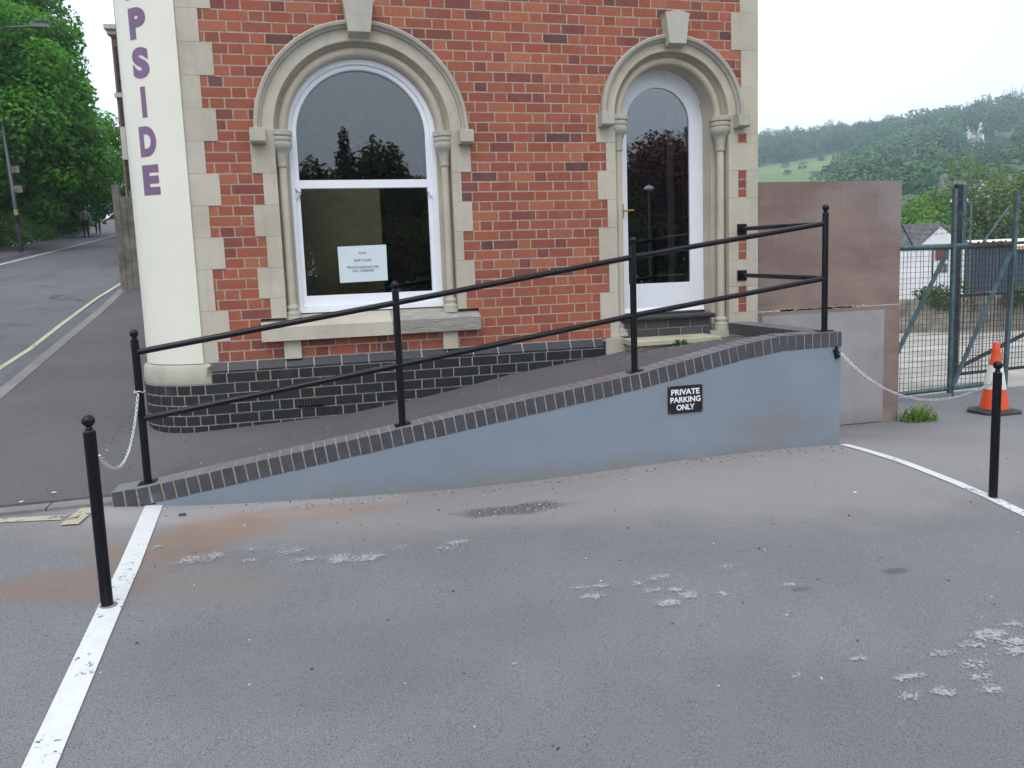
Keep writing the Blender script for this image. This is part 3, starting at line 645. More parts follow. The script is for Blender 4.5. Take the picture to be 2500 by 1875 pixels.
# plinth -------------------------------------------------------
pm = MB(); pb = MB()
def bluecol(f=1.0):
    j = rng.uniform(.75, 1.25)*f; return (.012*j, .013*j, .021*j*rng.uniform(.85, 1.1))
YP = -.058
def blue_run(a_, b_, k, ph, y=YP, unit=MO, headers=False, col=None, top=False):
    z1, z0 = kz(k), kz(k+1)
    if not top: pm.face([(a_, y+.006, z0-.001), (b_, y+.006, z0-.001), (b_, y+.006, z1), (a_, y+.006, z1)])
    base = ph+(unit/2 if k % 2 else 0); js = []; n0 = int((a_-base)/unit)-2
    for n_ in range(n0, n0+int((b_-a_)/unit)+6):
        js += [base+n_*unit, base+n_*unit+unit/3] if not headers else [base+n_*unit, base+n_*unit+unit/3, base+n_*unit+2*unit/3]
    if top: js = [ph+.2266*n_ for n_ in range(-20, 20)]
    xs = [a_]+[j for j in js if a_+.022 < j < b_-.022]+[b_]
    for x0, x1 in zip(xs[:-1], xs[1:]):
        c_ = bluecol(); g = .005; xa, xb = x0+g, x1-g; za, zb = z0+.005, z1-.005
        if top:   # chamfered plinth stretcher
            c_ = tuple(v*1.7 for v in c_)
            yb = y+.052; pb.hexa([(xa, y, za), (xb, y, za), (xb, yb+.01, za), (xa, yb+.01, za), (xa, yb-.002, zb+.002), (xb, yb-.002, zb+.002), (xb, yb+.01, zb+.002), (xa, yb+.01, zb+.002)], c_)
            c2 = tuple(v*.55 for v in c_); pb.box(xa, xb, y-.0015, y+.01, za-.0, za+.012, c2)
        else: pb.box(xa, xb, y+rng.uniform(-.001, .001), y+.02, za, zb, c_)
blue_run(-2.115, 1.283, 34, -2.115+.13, top=True)
pm.face([(-2.115, YP+.055, kz(34)), (1.283, YP+.055, kz(34)), (1.283, YP+.004, kz(35)), (-2.115, YP+.004, kz(35))])
for k in range(35, 43): blue_run(-2.115 if k == 35 else CX+(.0567 if k % 2 else 0), 1.283, k, CX+.0567-MO/2)
pb.box(1.278, 1.29, YP, .02, kz(43), kz(34)-.03, bluecol())
# curved part of the plinth, headers round the corner
for k in range(36, 43):
    z1, z0 = kz(k), kz(k+1); R_ = RC-YP; off = .5 if k % 2 else 0; n_ = 8
    for i in range(-1, n_+8):
        s0 = (i+off)*.1133; s1 = s0+.1133
        def pt(s_, dr=0):
            if s_ < 0: return (CX-s_, -.0+YP-dr)
            th = min(s_/R_, PI/2); ex = max(s_-R_*PI/2, 0); return (CX-(R_+dr)*math.sin(th), RC-(R_+dr)*math.cos(th)+ex)
        if s1 <= 0.01: continue
        a0, a1 = pt(s0+.005), pt(s1-.005); m0, m1 = pt(s0, -.007), pt(s1, -.007); mid = pt((s0+s1)/2, .001); c_ = bluecol(1.15 if i > 3 else 1)
        pb.face([(a0[0], a0[1], z0+.005), (mid[0], mid[1], z0+.005), (mid[0], mid[1], z1-.005), (a0[0], a0[1], z1-.005)], c_)
        pb.face([(mid[0], mid[1], z0+.005), (a1[0], a1[1], z0+.005), (a1[0], a1[1], z1-.005), (mid[0], mid[1], z1-.005)], c_)
        mm = pt((s0+s1)/2, -.005)
        pm.face([(m0[0], m0[1], z0), (mm[0], mm[1], z0), (mm[0], mm[1], z1), (m0[0], m0[1], z1)]); pm.face([(mm[0], mm[1], z0), (m1[0], m1[1], z0), (m1[0], m1[1], z1), (mm[0], mm[1], z1)])
pl = adopt(pb.build('plinth', M['blue']), bld); adopt(pm.build('plinth_mortar', M['bluemortar']), bld)
# worn stone block that wraps the corner on top of the plinth
b = MB(); n_ = 16; R_ = RC-YP-.002; prof = [(-.05, kz(34)+.0), (-.012, kz(34)-.012), (.0, kz(34)-.03), (.004, kz(36)+.02), (-.002, kz(36)+.003)]
path = [(-2.117, None)]+[(i*PI/2/n_, 'a') for i in range(n_+1)]+[(1.5, 'b')]
base = len(b.v); m_ = len(prof)
for q, kd in path:
    for dr, z in prof:
        if kd is None: b.v.append((q, YP-dr, z))
        elif kd == 'a': b.v.append((CX-(R_+dr)*math.sin(q), RC-(R_+dr)*math.cos(q), z))
        else: b.v.append((CX-(R_+dr), RC+q, z))
for i in range(len(path)-1):
    for j in range(m_-1): a_ = i*m_+j; b.f.append((a_, a_+1, a_+m_+1, a_+m_)); b.c.append((1, 1, 1))
b.face([(-2.117, YP+.05, kz(34)), (-2.117, YP-.0, kz(34)-.03), (-2.117, YP-.0, kz(36)), (-2.117, YP+.06, kz(36))])
b.face([(-2.117, .02, kz(34)-.003), (-2.117, YP+.05, kz(34)-.001), (CX, YP+.05, kz(34)-.001), (CX, .02, kz(34)-.003)])
adopt(b.build('corner_block', M['stone_rough'], smooth='auto'), bld)
# rough render block between plinth and door steps
b = MB(); b.prism([(1.29, .60), (1.29, kz(34)-.01), (1.446, kz(34)+.005), (1.50, .90), (1.50, .60)], 'y', -.075, .10); adopt(b.build('rendered_pier_foot', M['stone_rough']), bld)
b = MB(); b.prism([(2.38, .70), (2.38, .925), (2.56, .93), (2.70, .90), (2.70, .70)], 'y', -.03, .10); adopt(b.build('rendered_pier_foot', M['stone_rough']), bld)
for x0, x1, k in ((-1.455, -1.24, 38), (-.215, .0, 38)):
    z0, z1 = kz(k+1)+.004, kz(k)-.004; 
    b = MB(); b.box(x0, x1, YP-.010, YP-.004, z0, z0+.010); b.box(x0, x1, YP-.010, YP-.004, z0, z0+.010); b.box(x0, x1, YP-.010, YP-.004, z1-.010, z1)
    nn_ = 9
    for i in range(nn_+1): xx = x0+(x1-x0-.008)*i/nn_; b.box(xx, xx+.010, YP-.0105, YP-.004, z0+.010, z1-.010)
    g_ = adopt(b.build('air_brick', M['iron']), bld); b = MB(); b.box(x0+.002, x1-.002, YP-.0045, YP-.002, z0+.002, z1-.002); p_ = b.build('vent_slots', M['void']); p_.parent = g_
# --- window
win = empty('w_tmp')
def sash_ring(name, r0, r1, y0, y1, cx, cz, zj, parent, mat):
    b = MB(); b.sweep_arch([(r0, y1), (r0, y0+.004), (r0-.004, y0), (r1+.006, y0), (r1, y0+.006), (r1, y1)], cx, cz, zj, 48)
    o = b.build(name, mat, smooth='auto'); adopt(o, parent) if parent else None; return o
bpy.data.objects.remove(win)
GX = -.795
wf = adopt(sash_ring('window', .625, .578, .135, .215, GX+.01, WZ-.01, 1.32, None, M['white']), bld)
def sub(o, par):   # o built in world coordinates, parent already adopted by the building
    o.parent = par; return o
sub(sash_ring('sash_frame', .578, .540, .155, .215, GX+.01, WZ-.01, 2.36, None, M['white']), wf)
b = MB(); b.box(GX-.568, GX+.588, .150, .205, 2.325, 2.392); sub(b.build('meeting_rail', M['white']), wf)
b = MB()
b.box(GX-.568, GX-.532, .178, .225, 1.33, 2.325); b.box(GX+.552, GX+.588, .178, .225, 1.33, 2.325); b.box(GX-.566, GX+.586, .176, .226, 1.33, 1.425); sub(b.build('sash_frame', M['white']), wf)
b = MB(); b.prism([(.125, 1.285), (.245, 1.285), (.245, 1.335), (.125, 1.322)], 'x', GX-.615, GX+.635); sub(b.build('frame_sill', M['white']), wf)
for s_ in (-1, 1):   # sash horns
    b = MB(); xh = GX+.01+s_*.556
    b.prism([(xh-.022, 2.325), (xh+.022, 2.325), (xh+.022, 2.28), (xh+s_*.022, 2.235), (xh+s_*.012, 2.25), (xh-s_*.004, 2.255), (xh-s_*.006, 2.275), (xh-s_*.022, 2.29)], 'y', .152, .180); sub(b.build('sash_horn', M['white']), wf)
b = MB(); n_ = 40
b.face([(GX+.01-.56, .195, 2.36)]+[(GX+.01+.56*math.cos(PI-PI*i/n_), .195, WZ-.01+.56*math.sin(PI-PI*i/n_)) for i in range(n_+1)]+[(GX+.57, .195, 2.36)]); sub(b.build('upper_pane', M['glass']), wf)
b = MB(); b.face([(GX-.55, .210, 1.40), (GX+.57, .210, 1.40), (GX+.57, .210, 2.35), (GX-.55, .210, 2.35)]); sub(b.build('lower_pane', M['glass']), wf)
b = MB()   # interior shell
b.box(-2.4, 2.58, 3.9, 4.0, .3, 3.9); b.box(-2.5, -2.4, .16, 4, .3, 3.9); b.box(2.58, 2.59, .36, 4, .3, 3.9); b.box(-2.5, 2.6, .16, 4, 3.9, 4.0); b.box(-2.5, 2.6, .35, 4, .80, .9); b.box(1.0, 1.1, .16, 4, .9, 3.9)
b.box(-2.5, -1.45, .34, .36, .8, 3.9); b.box(-.1, 1.46, .34, .36, .8, 3.9)
adopt(b.build('interior_shell', M['room']), bld)
b = MB(); b.box(-2.3, -.60, .85, .90, .9, 2.42); adopt(b.build('interior_partition', M['partition']), bld)
b = MB(); b.box(2.26, 2.33, .62, .66, .9, 3.4); b.box(2.38, 2.50, .50, .54, .9, 3.4); adopt(b.build('interior_pale_strips', M['white']), bld)  # pale uprights added to stand in for the strip reflected in the door pane
# --- door
dr = adopt(sash_ring('door', .468, .325, .292, .34, DX-.004, DZ-.012, 1.12, None, M['white']), bld)
b = MB(); b.sweep_arch([(.545, .33), (.545, .250), (.535, .242), (.50, .242), (.495, .25), (.475, .262), (.470, .275), (.470, .34)], DX-.004, DZ-.012, 1.10, 48); sub(b.build('door_frame', M['white'], smooth='auto'), dr)
b = MB(); b.box(DX-.475, DX+.467, .290, .335, 1.118, 1.398); b.prism([(.262, 1.12), (.29, 1.12), (.29, 1.165)], 'x', DX-.46, DX+.455); sub(b.build('bottom_rail', M['white']), dr)
b = MB(); n_ = 36
b.face([(DX-.34, .312, 1.38)]+[(DX-.004+.335*math.cos(PI-PI*i/n_), .312, DZ-.012+.335*math.sin(PI-PI*i/n_)) for i in range(n_+1)]+[(DX+.332, .312, 1.38)]); sub(b.build('door_pane', M['glass_door']), dr)
b = MB(); b.tube([(DX-.385, .292, 2.095), (DX-.385, .245, 2.095)], .010); b.tube([(DX-.388, .247, 2.095), (DX-.300, .245, 2.098), (DX-.285, .250, 2.098)], [.008, .009, .007]); b.lathe([(.0, 0), (.022, 0), (.022, .006)], (0, 0, 0), 12) if False else None
b.box(DX-.397, DX-.373, .286, .292, 2.03, 2.16); sub(b.build('handle', M['brass']), dr)
# threshold and steps
b = MB(); b.box(1.475, 2.40, -.055, .35, 1.065, 1.105); b.tube([(1.475, -.055, 1.085), (2.40, -.055, 1.085)], .021, 10); b.box(1.56, 2.36, .12, .33, 1.105, 1.122); adopt(b.build('door_threshold', M['black_board']), bld)
b = MB()
for r_, (z0, z1) in enumerate(((.985, 1.062), (.905, .982))):
    x = 1.50+(.0 if r_ == 0 else -.10)
    while x < 2.375:
        x1 = min(x+.222, 2.385); xa = max(x, 1.50)
        if x1-xa > .03: j = rng.uniform(.8, 1.3); b.box(xa+.004, x1-.004, .0+rng.uniform(-.002, .002), .12, z0+.003, z1-.003, (.065*j, .065*j, .075*j))
        x += .226
adopt(b.build('door_step', M['blue']), bld)
b = MB(); b.box(1.50, 2.385, .008, .13, .80, 1.062); adopt(b.build('step_mortar', M['bluemortar']), bld)
# ------------------------------------------------------------------ slab in front of the door
sl = thing('step_slab', 'pale concrete step slab lying in front of the white door', 'slab', loc=(1.87, -.18, .86))
b = MB(); 
for x0, x1 in ((1.455, 1.845), (1.849, 2.295)): b.prism([(-.352, .868), (-.352, .905), (-.346, .912), (-.01, .912), (-.01, .868)], 'x', x0, x1)
adopt(b.build('paving_slab', M['concrete_slab']), sl)
b = MB(); b.box(1.50, 2.25, -.30, -.02, .74, .869); adopt(b.build('mortar_bed', M['bluemortar']), sl)
# ------------------------------------------------------------------ vertical sign on the corner
sg = thing('vertical_sign', 'tall cream curved sign on the building corner with purple capital letters', 'sign', loc=(-2.6, .1, kz(34)))
SR = RC+.027; SC = (CX, RC)
def sgp(th, dr=0): return (SC[0]-(SR+dr)*math.sin(th), SC[1]-(SR+dr)*math.cos(th))
b = MB(); n_ = 26; th0, th1 = .0, 1.62; z0, z1 = kz(34)+.002, kz(-25)
ring = [sgp(th0+(th1-th0)*i/n_) for i in range(n_+1)]; ring2 = [sgp(th0+(th1-th0)*i/n_, -.025) for i in range(n_+1)]
for p, q in zip(ring[:-1], ring[1:]): b.face([(p[0], p[1], z0), (q[0], q[1], z0), (q[0], q[1], z1), (p[0], p[1], z1)])
for p, q, p2, q2 in zip(ring[:-1], ring[1:], ring2[:-1], ring2[1:]): b.face([(p[0], p[1], z0), (q[0], q[1], z0), (q2[0], q2[1], z0), (p2[0], p2[1], z0)]); b.face([(p[0], p[1], z1), (q[0], q[1], z1), (q2[0], q2[1], z1), (p2[0], p2[1], z1)])
for a_, c_ in ((ring[0], ring2[0]), (ring[-1], ring2[-1])): b.face([(a_[0], a_[1], z0), (c_[0], c_[1], z0), (c_[0], c_[1], z1), (a_[0], a_[1], z1)])
adopt(b.build('sign_board', M['cream'], smooth='auto'), sg)
b = MB()
for th in (1.30,):
    p, q = sgp(th, .0015), sgp(th+.012, .0015); b.obox(((p[0]+q[0])/2, (p[1]+q[1])/2, (z0+z1)/2), (.0015, 0, 0), (0, .002, 0), (0, 0, (z1-z0)/2))
for zz in (1.35, 1.95, 2.6, 3.2, 3.85):
    p = sgp(1.22, .001); b.lathe([(0, .004), (.006, .003), (.006, 0)], (p[0], p[1], zz), 8)
adopt(b.build('fixing', M['lamp_pole']), sg)
zc = {'C': 4.86, 'H': 4.575, 'E2': 4.27, 'A': 3.875, 'P': 3.580, 'S': 3.285, 'I': 2.99, 'D': 2.692, 'E': 2.395}
for ch, z in zc.items():
    wl = {'I': .046, 'A': .19, 'H': .17}.get(ch[0], .162)
    text_part('letter', ch[0], .3, M['purple'], sg, (0, 0, z), bold=.018, fit=(wl, .232), bend=(SC[0], SC[1], SR, .303))
# ------------------------------------------------------------------ notice in the window
no = thing('paper_notice', 'laminated paper notice behind the lower window pane asking to keep clear', 'notice', loc=(-.83, .2, 1.53))
b = MB(); b.hexa([(-1.042, .2005, 1.525), (-.632, .2005, 1.532), (-.632, .2025, 1.532), (-1.042, .2025, 1.525), (-1.046, .2005, 1.835), (-.630, .2005, 1.842), (-.630, .2025, 1.842), (-1.046, .2025, 1.835)]); adopt(b.build('paper', M['paper']), no)
for body, z, wd, hh in (('PLEASE', 1.777, .062, .014), ('KEEP CLEAR', 1.714, .150, .021), ('PRIVATE PARKING FOR', 1.654, .272, .022), ('NO1 CHEAPSIDE', 1.624, .185, .021)):
    text_part('lettering', body, .03, M['ink'], no, (-.838, .2000, z), fit=(wd, hh), bold=.0)
# ------------------------------------------------------------------ ramp wall with blue brick coping
rw_ = thing('ramp_wall', 'low grey blue rendered wall beside the ramp, topped with blue brick coping', 'wall', loc=(0, -1.28, .0))
YF, YB = -1.385, -1.172; CH = .116
b = MB(); xs = [-2.36+i*.1 for i in range(52)]+[2.778]
tp = [(x, cop(x)-CH+.001) for x in xs]; 
def bot(x): return G(x, YF)-.12
for (x0, z0), (x1, z1) in zip(tp[:-1], tp[1:]):
    b.hexa([(x0, YF+.004, bot(x0)), (x1, YF+.004, bot(x1)), (x1, YB-.0, bot(x1)), (x0, YB, bot(x0)), (x0, YF+.004, z0), (x1, YF+.004, z1), (x1, YB, z1), (x0, YB, z0)])
b.box(2.575, 2.778, YB+.001, -.005, -.2, .885)
adopt(b.build('rendered_face', M['render']), rw_)
b = MB(); bm_ = MB(); x = -2.612; pitch = .0752; i = 0
def copcol(f=1.0):
    j = rng.uniform(.85, 1.2)*f; return (.060*j, .063*j, .082*j)
bl = [0.0]
while x < 2.775:
    wdt = .0655; 
    sl_ = (cop(x+wdt)-cop(x))/wdt; tx = Vector((1, 0, sl_)).normalized(); nz = Vector((-tx.z, 0, tx.x))
    if x+wdt > 2.782: wdt = 2.782-x
    cen = Vector((x+wdt/2*tx.x, (YF+YB)/2, cop(x+wdt/2)))-nz*CH/2
    dark = rng.uniform(.9, 1.15)
    b.obox(cen, tx*(wdt/2), (0, (YB-YF)/2+rng.uniform(-.0015, .0015), 0), nz*(CH/2+rng.uniform(-.0012, .0012)), tuple(v*dark for v in (.052, .053, .066)))
    x += pitch*tx.x; i += 1
xs = [-2.614+.1*i for i in range(54)]; xs[-1] = 2.779
for x0, x1 in zip(xs[:-1], xs[1:]):
    b2 = lambda x_: cop(x_)-CH+.001
    bm_.hexa([(x0, YF+.004, b2(x0)), (x1, YF+.004, b2(x1)), (x1, YB-.004, b2(x1)), (x0, YB-.004, b2(x0)), (x0, YF+.004, cop(x0)-.003), (x1, YF+.004, cop(x1)-.003), (x1, YB-.004, cop(x1)-.003), (x0, YB-.004, cop(x0)-.003)])
cpg = M['blue']
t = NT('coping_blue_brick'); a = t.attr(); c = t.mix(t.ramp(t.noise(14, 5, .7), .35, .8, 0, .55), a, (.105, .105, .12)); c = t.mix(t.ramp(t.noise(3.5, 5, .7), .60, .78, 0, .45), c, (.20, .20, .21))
sx_ = t.n('ShaderNodeSeparateXYZ'); t.put(sx_.inputs[0], t.nrm); c = t.mix(t.math('MULTIPLY', t.ramp(sx_.outputs[2], .6, .95), t.ramp(t.noise(7, 5, .7), .2, .6, .45, .9)), c, (.20, .195, .215))  # paler upward faces: sky light painted into the colour, along with cement film
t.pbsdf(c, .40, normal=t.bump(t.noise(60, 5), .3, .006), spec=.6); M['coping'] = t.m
t = NT('sandy_mortar'); c = t.mix(t.ramp(t.noise(30, 5), .3, .7), (.30, .26, .195), (.47, .415, .33)); t.pbsdf(c, .95, normal=t.bump(t.noise(90, 5), .8, .01), spec=.2); M['copmortar'] = t.m
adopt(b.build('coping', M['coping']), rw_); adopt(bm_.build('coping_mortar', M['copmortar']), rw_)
# return upstand back to the building
b = MB(); bm_ = MB(); y = -1.165
while y < -.03:
    y1 = min(y+.0668, -.022); j = rng.uniform(.85, 1.15); b.box(2.566, 2.780, y, y1, .892, .999, (.062*j, .065*j, .08*j)); y += .0752
bm_.box(2.570, 2.776, YB+.002, -.020, .893, .995); bm_.box(2.567, 2.60, YB+.01, -.02, .80, .892)
adopt(b.build('return_coping', M['coping']), rw_); adopt(bm_.build('return_mortar', M['mortar']), rw_)
b = MB(); b.box(2.718, 2.742, YF-.012, YF+.004, .80, .865); b.tube([(2.73, YF-.008, .885), (2.73, YF-.008, .785)], .012, 8); b.tube([(2.705, YF-.012, .86), (2.755, YF-.012, .80)], .011, 8); b.tube([(2.73, YF-.01, .845), (2.73, YF-.035, .842), (2.742, YF-.042, .836)], .006, 8)
adopt(b.build('chain_hook', M['black_paint']), rw_)
# ------------------------------------------------------------------ handrail
hr = thing('handrail', 'black tubular steel handrail with ball topped posts running up the ramp', 'handrail', loc=(-2.42, -1.27, cop(-2.42)))
YR = -1.268; posts = [(-2.4156, -1.256), (-.7303, -1.300), (1.046, -1.262), (2.7077, -1.244)]
posts = [(x, YR) for x, _ in posts]
def finial(b, x, y, z, r, rp):
    b.lathe([(rp, z-.045), (rp, z-.028), (rp*.72, z-.024), (rp*.62, z-.018), (rp*.8, z-.012), (rp*.6, z-.004)]+[(r*math.sin(a_), z+r*.92-r*math.cos(a_)) for a_ in [PI*(i+1.2)/14 for i in range(13)]]+[(0, z+r*1.92)], (x, y, 0), 18)
PZ = []
for x, y in posts:
    zb = cop(x)+.001; b = MB(); b.tube([(x, y, zb), (x, y, zb+.935)], .0245, 18); b.lathe([(.0245, zb+.93), (.0245, zb+.945), (.017, zb+.948)], (x, y, 0), 18)
    po = adopt(b.build('post', M['black_paint'], smooth='auto'), hr); PZ.append(zb)
    b = MB(); r_ = .0275; zt = zb+.948; b.lathe([(.017, zt), (.015, zt+.006), (.020, zt+.009), (.014, zt+.014)]+[(r_*math.sin(a_), zt+.010+r_-r_*math.cos(a_)) for a_ in [PI*(i+2)/16 for i in range(14)]]+[(0, zt+.010+2*r_)], (x, y, 0), 20)
    f_ = b.build('ball_finial', M['black_paint'], smooth=True); f_.parent = po; 
    b = MB(); b.lathe([(0, 0)], (0, 0, 0), 3) if False else None
    sl_ = (cop(x+.04)-cop(x-.04))/.08; tx = Vector((1, 0, sl_)).normalized(); nz = Vector((-tx.z, 0, tx.x))
    b.obox(Vector((x, y, zb+.003)), tx*.055, (0, .048, 0), nz*.004); f_ = b.build('base_plate', M['black_paint']); f_.parent = po
for hgt in (.862, .425):
    b = MB(); pts = [(x, y, z+hgt) for (x, y), z in zip(posts, PZ)]
    for p, q in zip(pts[:-1], pts[1:]): b.tube([p, q], .0205, 16)
    adopt(b.build('rail', M['black_paint'], smooth='auto'), hr)
    x, y = posts[-1]; z = PZ[-1]+hgt
    b = MB(); b.tube([(x, y, z), (2.715, -.03, z+.022)], .0205, 14); rt = adopt(b.build('return_rail', M['black_paint'], smooth='auto'), hr)
    b = MB(); b.box(2.667, 2.765, -.020, -.011, z-.030, z+.070); b.lathe([(.03, 0), (.03, .012)], (0, 0, 0), 3) if False else None
    b.tube([(2.715, -.020, z+.022), (2.715, -.045, z+.022)], .028, 14)
    f_ = b.build('wall_plate', M['black_paint']); f_.parent = rt
# ------------------------------------------------------------------ bollards and chains
def bollard(x, y, label, H=.9):
    z = G(x, y); t_ = thing('bollard', label, 'bollard', 'black bollards of the parking bay', loc=(x, y, z)); r = .0265
    b = MB(); b.tube([(0, 0, -.03), (0, 0, H-.084)], r, 20); b.lathe([(r, H-.085), (r, H-.080), (r*.85, H-.076)], n=20); p = b.build('post', M['black_paint'], smooth='auto'); p.parent = t_
    b = MB(); rb = .0285; zt = H-.010-2*rb; b.lathe([(r*.85, H-.078), (r*.5, zt-.004), (r*.72, zt+.001), (r*.5, zt+.006)]+[(rb*math.sin(a_), zt+.008+rb-rb*math.cos(a_)) for a_ in [PI*(i+2)/16 for i in range(14)]]+[(0, H)], n=20); p = b.build('ball_finial', M['black_paint'], smooth=True); p.parent = t_
    b = MB(); b.lathe([(.0, .006), (r+.008, .006), (r+.045, -.004)], n=14); p = b.build('concrete_collar', M['kerb']); p.parent = t_
    return z
zl = bollard(-2.3073, -2.904, 'black bollard with ball top standing on the white line at left'); zr_ = bollard(2.9036, -2.7345, 'black bollard with ball top in front of the traffic cone')
def chain(pts, name, label, link=.034, pitch=.0262, rw=.0029, extra=None):
    t_ = thing(name, label, 'chain', 'galvanised chains closing off the bay', loc=pts[0])
    P_ = [Vector(p) for p in pts]; L = [0]
    for a_, c_ in zip(P_[:-1], P_[1:]): L.append(L[-1]+(c_-a_).length)
    b = MB(); s_ = 0; i = 0
    while s_ < L[-1]:
        j = max(k for k in range(len(L)-1) if L[k] <= s_); f_ = (s_-L[j])/(L[j+1]-L[j]); c_ = P_[j].lerp(P_[j+1], f_); tg = (P_[j+1]-P_[j]).normalized()
        side = tg.cross(Vector((0, 0, 1))); side = side.normalized() if side.length > .05 else Vector((1, 0, 0)); oth = tg.cross(side).normalized()
        ang = (PI/4 if i % 2 else -PI/4)+rng.uniform(-.15, .15); w_ = side*math.cos(ang)+oth*math.sin(ang)
        hl = link/2; hw = .0075; loop = []
        for k in range(12):
            a2 = 2*PI*k/12; cx_ = math.cos(a2); loop.append(c_+tg*((hl-hw)*(1 if cx_ > 0 else -1)+hw*cx_)+w_*(hw*math.sin(a2)))
        b.tube(loop, rw, 6, closed=True); s_ += pitch; i += 1
    adopt(b.build('links', M['steel'], smooth=True), t_)
    if extra: extra(t_)
def catenary(a_, c_, sag, n=40):
    o = []
    for i in range(n+1):
        f_ = i/n; o.append((a_[0]+(c_[0]-a_[0])*f_, a_[1]+(c_[1]-a_[1])*f_, a_[2]+(c_[2]-a_[2])*f_-sag*4*f_*(1-f_)))
    return o
zc1 = PZ[0]+.600
def wrap(t_):
    b = MB(); 
    for k in range(9):
        a_ = 2*PI*k/9; b.tube([(-2.4156+.029*math.cos(a_+d)*1.0, YR+.029*math.sin(a_+d), zc1+.006+.006*math.sin(3*a_+d*4)) for d in (-.28, -.1, .1, .28)], .0045, 6)
    adopt(b.build('wrapped_links', M['steel'], smooth=True), t_)
    b = MB(); b.tube([(-2.295, -2.88, zl+.70), (-2.28, -2.872, zl+.70)], .006, 8); adopt(b.build('eye_bolt', M['steel']), t_)
chain(catenary((-2.418, YR-.03, zc1), (-2.285, -2.878, zl+.70), .225), 'chain', 'galvanised chain hanging between the left bollard and the first rail post', extra=wrap)
chain(catenary((2.745, YF-.04, .835), (2.885, -2.72, zr_+.755), .225), 'chain', 'galvanised chain hanging from the ramp wall to the right bollard')
# ------------------------------------------------------------------ parking sign
ps = thing('parking_sign', 'small black sign reading private parking only on the painted wall', 'sign', loc=(1.405, YF, .46))
b = MB(); b.box(1.262, 1.548, YF-.006, YF+.003, .458, .668); adopt(b.build('sign_plate', M['sign_black']), ps)
for body, z, wd in (('PRIVATE', .621, .236), ('PARKING', .562, .252), ('ONLY', .503, .150)):
    text_part('lettering', body, .06, M['sign_white'], ps, (1.405, YF-.0065, z), fit=(wd, .044), bold=.0016)
for x in (1.272, 1.538):
    for z in (.468, .658): b = MB(); b.box(x-.003, x+.003, YF-.0072, YF-.006, z-.003, z+.003); adopt(b.build('screw', M['steel']), ps)
# ================================================================== right of the building
t_ = thing('hoarding', 'brown and grey stained sheet hoarding closing the gap beside the building', 'hoarding', loc=(3.7, .05, -.13))
b = MB(); b.box(2.895, 4.55, .03, .075, 1.085, 2.325); adopt(b.build('upper_sheet', M['hoard']), t_)
b = MB(); b.box(2.895, 4.555, .022, .07, -.16, 1.075); adopt(b.build('lower_frame', M['hoard']), t_)
b = MB(); b.box(2.95, 4.36, .012, .022, -.12, 1.035); adopt(b.build('steel_sheet', M['sheet']), t_)
b = MB(); b.box(2.9, 4.55, .028, .06, 1.075, 1.085)
for i in range(60):
    x = rng.choice([rng.uniform(3.2, 3.9), rng.uniform(2.9, 4.3)]); b.obox((x, .026, rng.uniform(1.078, 1.088)), (rng.uniform(.01, .05), 0, rng.uniform(-.003, .003)), (0, .006, 0), (0, 0, rng.uniform(.003, .010)))
adopt(b.build('mortar_snots', M['stone_rough']), t_)
# ground beyond the gate: a gravel yard dropping away
def yz(x, y):
    d = max(0, (y-1.15)*.72+(x-5)*.45); return -.16-.06*min(d, 5)-.034*max(0, min(d-5, 26))
b = MB(); b.grid(lambda x, y: (x, y, yz(x, y)), [3.0, 4, 5, 6, 7, 8.4, 10, 12, 15, 19, 24, 30, 40, 55, 75], [1.15, 2, 3, 4.5, 6, 8, 10, 13, 17, 22, 28, 36, 50, 70])
tag(b.build('yard', M['yard'], smooth=True), kind='structure')
# --- gates
def bar(b, p, q, r=.02, n=8): b.tube([p, q], r, n)
YG = .95
g = thing('mesh_gate', 'blue green steel mesh gate with diagonal braces and barbed wire', 'gate', loc=(6.2, YG, -.1))
b = MB(); bar(b, (5.30, YG, 1.655), (6.30, YG, 1.65), .034, 12); adopt(b.build('top_rail', M['gate'], smooth=True), g)
b = MB(); bar(b, (6.28, YG, 1.65), (6.93, YG, 1.655), .035, 12)
for i in range(60): x = rng.uniform(6.32, 6.92); b.obox((x, YG-.03+rng.uniform(-.01, .01), 1.67+rng.uniform(-.03, .02)), (rng.uniform(.006, .02), 0, 0), (0, .008, 0), (0, 0, rng.uniform(.004, .012)))
adopt(b.build('rusty_rail', M['rust']), g)
b = MB(); bar(b, (5.28, YG, -.065), (6.85, YG, -.03), .028, 10); adopt(b.build('bottom_rail', M['gate'], smooth=True), g)
def onG(px, py):   # solved beforehand
    pass
for (x0, z0, x1, z1, w_) in ((6.08, -.10, 6.075, 2.32, .021), (6.90, -.09, 6.985, 2.29, .023)):
    b = MB(); b.obox(((x0+x1)/2, YG-.02, (z0+z1)/2), (w_, 0, 0), (0, .02, 0), ((x1-x0)/2, 0, (z1-z0)/2)); adopt(b.build('post', M['gate']), g)
for (x0, z0, x1, z1) in ((5.22, .30, 5.97, 1.60), (6.10, -.02, 6.89, 1.56)):
    b = MB(); d = Vector((x1-x0, 0, z1-z0)); L_ = d.length; d.normalize(); b.obox(((x0+x1)/2, YG-.045, (z0+z1)/2), d*L_/2, (0, .012, 0), Vector((-d.z, 0, d.x))*.023); adopt(b.build('diagonal_brace', M['gate']), g)
b = MB()
x = 5.26
while x < 6.9: xo = rng.uniform(-.006, .006); b.obox((x+xo, YG-.02, .80), (.0022, 0, 0), (0, .0022, 0), (rng.uniform(-.012, .012), 0, .85)); x += .058
z = 0.0
while z < 1.62: b.obox((6.08, YG-.016, z), (.82, 0, rng.uniform(-.006, .006)), (0, .0022, 0), (0, 0, .0022)); z += .062
adopt(b.build('wire_mesh', M['wire']), g)
